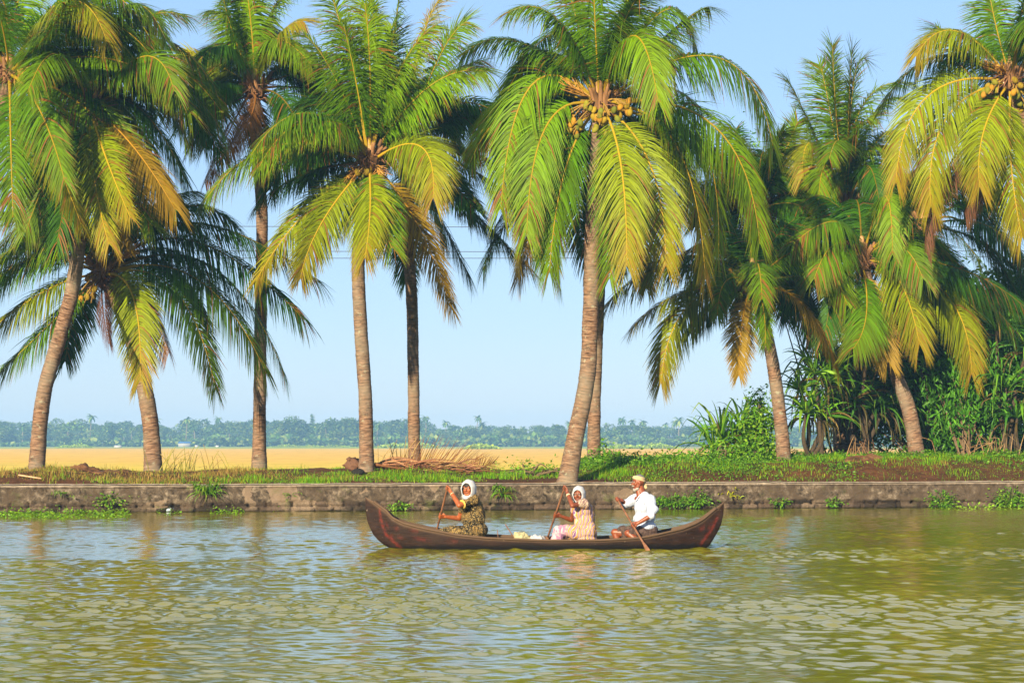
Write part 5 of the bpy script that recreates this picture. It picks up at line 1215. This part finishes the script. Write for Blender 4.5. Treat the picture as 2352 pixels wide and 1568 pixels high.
cl = [cap(B(1083, 1152, -.15), B(1073, 1152, .13), .085, .08), ell(B(1085, 1166, 0), (.175, .20, .16)), ell(B(1086, 1192, 0), (.20, .21, .19)), ell(B(1092, 1180, .02), (.16, .20, .26)), ell(B(1089, 1218, 0), (.215, .26, .17)), ell(B(1089, 1235, 0), (.20, .26, .10)),
      cap(sh1 + A([.03, 0, .01]), sh1 * .42 + e1 * .58, .088, .070), cap(sh2, sh2 * .5 + e2 * .5, .085, .070), ell(B(1070, 1168, -.06), (.10, .12, .11))]
for s_ in (-1, 1): cl += [cap(B(1078, 1222, .11 * s_), B(1022, 1223, .14 * s_), .125, .088), cap(B(1022, 1224, .14 * s_), B(1026, 1252, .14 * s_), .085, .10)]
cl += [ell(B(1045, 1226, 0), (.22, .18, .09))]
v, f = fused('dress', cl, .009, 5); v = fold(v, f, .085, 7.5, 3); part('dress', per, v, f, M_D1, smooth=True)
q_ = sh1 * .42 + e1 * .58; d_ = nrm(e1 - sh1); tv, tf, _ = tube([q_ + d_ * .030, q_ + d_ * .050], .073, 16); part('sleeve_trim', per, tv, tf, M_TRIM, smooth=True)
v, f = hood(L(.004, -.016, -.002), Fm, .122, .136, .150, lambda a: .72 + .10 * np.sin(a) ** 2 - .10 * np.cos(a) - .10 * np.clip(np.sin(a), 0, 1), 1)
v2, f2 = ell(L(0, -.004, .046), A([.078, .092, .074]), Fm, 20, 12); part('hair', per, v2, f2, M_BROW, smooth=True)
sc_ = part('head_scarf', per, v, f, M_WHITE, smooth=True)
v, f = fused('tail', [cap(L(-.07, .03, -.115), L(.07, .04, -.115), .035, .04), cap(L(.05, .05, -.12), L(-.03, .09, -.17), .04, .045), cap(L(-.03, .09, -.17), L(-.09, .07, -.22), .045, .025), cap(L(.0, -.06, -.10), L(.07, .0, -.14), .07, .05)], .008, 5); v = fold(v, f, .04, 12, 5); part('scarf_end', sc_, v, f, M_WHITE, smooth=True)
tv, tf, _ = tube([w1 * .80 + e1 * .20, w1 * .77 + e1 * .23], .036, 16); part('bangle', per, tv, tf, M_BANG, smooth=True)
paddle('wooden paddle held by the person in the bow', p1, p2, 1.05)

# woman amidships ---------------------------------------------------------
h = B(1329, 1136, -.06); p1 = B(1296.5, 1120, -.10); p2 = B(1275.5, 1182, .20); w1 = B(1302, 1128.5, -.15); w2 = B(1288, 1184.5, .22)
sh1 = B(1338, 1156, -.18); sh2 = B(1322, 1158, .15); e1 = B(1315, 1161, -.34); e2 = B(1313, 1194, .30); ax1 = p2 - p1
body = [cap(B(1333, 1146, -.03), B(1337, 1158, 0), .048, .055), cap(sh1, sh2, .055, .055), cap(B(1341, 1168, 0), B(1346, 1218, 0), .12, .13)] + arm(sh1, e1, w1, .047, .038, .025) + arm(sh2, e2, w2, .046, .037, .025)
body += grip(p1, ax1, w1, .016, 1) + grip(p2, ax1, w2, .016, -1)
for s_ in (-1, 1):
    kn = B(1282, 1218, .13 * s_); body += [cap(B(1345, 1228, .10 * s_), kn, .08, .055), cap(kn, B(1280, 1262, .12 * s_), .05, .038), cap(B(1280, 1262, .12 * s_), B(1266, 1264, .12 * s_), .032, .024)]
per, L, Fm = person('person amidships in a pale dress with yellow and purple stripes and white head cloth', h, (-.30, -.95, -.08), body, SK2); face(per, L, Fm)
cl = [cap(B(1341, 1160, -.14), B(1330, 1160, .12), .082, .078), ell(B(1342, 1172, 0), (.155, .19, .15)), ell(B(1342, 1196, 0), (.175, .19, .18)), ell(B(1350, 1192, .02), (.12, .18, .24)), ell(B(1345, 1222, 0), (.19, .24, .16)), ell(B(1346, 1238, 0), (.18, .24, .09)),
      cap(sh1 + A([.04, 0, 0]), sh1 * .62 + e1 * .38, .088, .068), cap(sh2, sh2 * .6 + e2 * .4, .08, .066), ell(B(1328, 1178, -.07), (.09, .11, .12)), ell(B(1356, 1215, 0), (.10, .2, .17))]
for s_ in (-1, 1): cl += [cap(B(1335, 1222, .10 * s_), B(1284, 1219, .13 * s_), .115, .100), cap(B(1284, 1219, .13 * s_), B(1277, 1256, .13 * s_), .100, .115)]
cl += [ell(B(1305, 1226, 0), (.21, .17, .09))]
v, f = fused('dress', cl, .009, 5); v = fold(v, f, .075, 8, 9); part('dress', per, v, f, M_D2, smooth=True)
v, f = hood(L(0, -.014, .006), Fm, .108, .128, .140, lambda a: .72 + .06 * np.sin(a) - .06 * np.cos(a) - .16 * np.clip(np.sin(a), 0, 1), 7); part('head_scarf', per, v, f, M_WHITE, smooth=True)
tv, tf, _ = tube([w1 * .78 + e1 * .22, w1 * .70 + e1 * .30], .035, 16); part('bangle', per, tv, tf, M_BANG, smooth=True)
paddle('wooden paddle held by the person in the striped dress', p1, p2, 1.0)

# man in the stern --------------------------------------------------------
h = B(1466, 1108, 0); p1 = B(1418.5, 1147, .12); p2 = B(1455, 1208, -.34); w1 = B(1427.5, 1148, .17); w2 = B(1463.5, 1202, -.36)
sh1 = B(1490, 1147, -.19); sh2 = B(1462, 1145, .17); e1 = B(1500, 1181, -.36); e2 = B(1437, 1157, .30); ax1 = p2 - p1
body = [cap(B(1470, 1118, 0), B(1476, 1138, 0), .056, .068), cap(B(1466, 1122, 0), B(1471, 1141, -.02), .045, .062), cap(sh1, sh2, .062, .062), cap(B(1476, 1158, 0), B(1484, 1212, 0), .125, .125)] + arm(sh1, e1, w2, .050, .040, .028) + arm(sh2, e2, w1, .048, .040, .028)
body += grip(p1, ax1, w1, .017, -1) + grip(p2, ax1, w2, .017, 1)
k1 = B(1443, 1224, -.22); k2 = B(1412, 1222, .20)
body += [cap(B(1482, 1226, -.12), k1, .085, .062), cap(k1, B(1470, 1246, -.30), .058, .045), cap(B(1470, 1246, -.30), B(1484, 1240, -.12), .04, .035), cap(B(1480, 1226, .12), k2, .085, .062), cap(k2, B(1424, 1256, .16), .058, .042), cap(B(1424, 1258, .16), B(1404, 1262, .16), .035, .026)]
per, L, Fm = person('bearded person in the stern in white striped shirt and cream turban, holding a paddle', h, (-.97, -.22, -.06), body, SK3, 1.02); face(per, L, Fm, 1.02, mb=M_GREY)
cl = [cap(B(1486, 1149, -.15), B(1466, 1148, .14), .088, .084), cap(B(1481, 1140, -.05), B(1476, 1140, .05), .088, .085), ell(B(1477, 1164, 0), (.165, .20, .17)), ell(B(1479, 1190, 0), (.175, .20, .19)), ell(B(1486, 1178, .02), (.15, .19, .22)), ell(B(1482, 1208, 0), (.185, .215, .10)),
      cap(sh1 + A([.02, 0, 0]), sh1 * .25 + e1 * .75, .092, .080), cap(sh1 * .3 + e1 * .7 + A([.03, 0, 0]), e1 * .92 + w2 * .08, .085, .070), cap(sh2, e2, .085, .066), cap(e2, e2 * .9 + w1 * .1, .066, .062)]
v, f = fused('shirt', cl, .009, 4); v = fold(v, f, .07, 7, 15)
# open collar: cut the cloth away in front of the throat
nk = B(1468, 1132, -.06); shirt = part('shirt', per, v, f, M_SH, smooth=True)
g = Geo()
for s_ in (-1, 1): tv, tf, _ = tube(crom([B(1483, 1131, 0), B(1478, 1131, -.075 * s_), B(1469, 1138, -.085 * s_), B(1460, 1150, -.05 * s_ - .05)], 12), np.linspace(.014, .012, 12), 8, flat=.8); g.add(tv, tf)
g.part('collar', shirt, M_SH, smooth=True)
cl = [ell(B(1484, 1216, 0), (.205, .225, .12)), ell(B(1486, 1228, 0), (.20, .22, .10)), cap(B(1482, 1222, -.12), B(1452, 1223, -.21), .115, .080), cap(B(1480, 1222, .12), B(1424, 1219, .19), .115, .080), ell(B(1455, 1226, 0), (.16, .20, .075)), cap(B(1440, 1224, .0), B(1436, 1238, 0), .07, .06)]
v, f = fused('waistcloth', cl, .009, 4); v = fold(v, f, .07, 9, 21); part('waistcloth', per, v, f, M_LUNGI, smooth=True)
# turban: wound cloth, open on top, tail at the nape
g = Geo(); uu = np.linspace(0, 1, 120); an = uu * 2 * np.pi * 2.6 + 1.2
P = A([L(.067 * math.cos(a) * (1 + .03 * u), -.014 + .083 * math.sin(a) * (1 + .03 * u), .046 + .010 * u + .012 * math.sin(a) + .022 * math.sin(a * .9 + .5) + .012 * u) for a, u in zip(an, uu)])
tv, tf, _ = tube(P, (.016 + .003 * np.sin(uu * 40)), 9, flat=1.0); g.add(tv, tf); tb_ = g.part('turban', per, M_CREAM, smooth=True)
v, f = fused('tt', [cap(L(.02, -.105, .045), L(.02, -.125, -.02), .030, .024), cap(L(.02, -.125, -.02), L(.01, -.12, -.085), .024, .040), cap(L(.02, -.10, .04), L(0, -.118, -.09), .02, .03)], .007, 4); v = fold(v, f, .05, 22, 3); part('turban_tail', tb_, v, f, M_CREAM, smooth=True)
v, f = ell(L(0, -.018, .046), A([.076, .092, .086]), Fm, 22, 14); v += nrm(v - h) * (fbm(v[:, 0] * 60, v[:, 2] * 60, 2) * .01)[:, None]; part('hair', per, v, f, M_GREY, smooth=True)
v, f = fused('bd', [cap(L(-.058, .0, -.035), L(-.045, .030, -.085), .018, .026), cap(L(.062, .0, -.030), L(.047, .030, -.085), .018, .026), cap(L(-.045, .035, -.09), L(0, .062, -.108), .026, .032), cap(L(.045, .035, -.09), L(0, .062, -.108), .026, .032)], .006, 3); v = fold(v, f, .02, 60, 2)
part('beard', per, v, f, M_BEARD, smooth=True)
v, f = fused('ms', [cap(L(0, .098, -.040), L(-.034, .078, -.050), .010, .006), cap(L(0, .098, -.040), L(.034, .078, -.050), .010, .006)], .004, 2); part('moustache', per, v, f, M_BEARD, smooth=True)
paddle('wooden steering paddle held across the lap of the bearded paddler', p1, p2, .72, .34, .036)

# load in the canoe
def bundle(label, px, py, rx, rz, c, seed, name='cloth_bundle'):
    P = B(px, py, .05); v, f = fused('b', [ell(P, (rx, .15, rz)), ell(P + A([rx * .5, .03, -.03]), (rx * .7, .13, rz * .7)), ell(P + A([-rx * .4, -.04, -.03]), (rx * .6, .12, rz * .8))], .009, 3); v = fold(v, f, .09, 14, seed)
    o = whole(name, v, f, cloth_plain(name + '_cloth', c, tuple(q * .8 for q in c)), tuple(P - A([0, 0, rz])), smooth=True); tag(o, label, 'bundle')
bundle('pale yellow cloth bundle lying in the canoe behind the bow paddler', 1196, 1234, .13, .10, (.33, .30, .17), 1)
bundle('white cloth bag lying in the canoe in front of the striped dress', 1234, 1238, .13, .075, (.36, .36, .37), 2)
a = B(1184, 1240, 0); b2 = B(1160.5, 1203, .05); tv, tf, _ = tube([a, b2], .008, 6); o = whole('thin_stick', tv, tf, M_PAD, tuple(a)); tag(o, 'thin reddish stick sticking up from the canoe beside the yellow bundle', 'stick')
a = B(1144.5, 1240, 0); b2 = B(1142.5, 1216, .05); tv, tf, _ = tube([a, b2], .006, 6); o = whole('thin_stick', tv, tf, M_PAD, tuple(a)); tag(o, 'short dark twig sticking up from the canoe right behind the bow paddler', 'stick')

# ---------------------------------------------------------------- the air
m = bpy.data.materials.new('haze_air'); m.use_nodes = True; nt = m.node_tree; nt.nodes.clear()
out = nt.nodes.new('ShaderNodeOutputMaterial'); pv = nt.nodes.new('ShaderNodeVolumePrincipled')
pv.inputs['Color'].default_value = (.30, .60, 1.0, 1); pv.inputs['Density'].default_value = .00048; pv.inputs['Anisotropy'].default_value = 0.0
nt.links.new(pv.outputs[0], out.inputs['Volume'])
v, f = boxg((0, 545, 8.5), (900, 1350, 19.5)); o = link('haze', make_mesh('haze', v, f, m)); tag(o, 'thin bluish morning haze in the air', 'haze', kind='stuff')
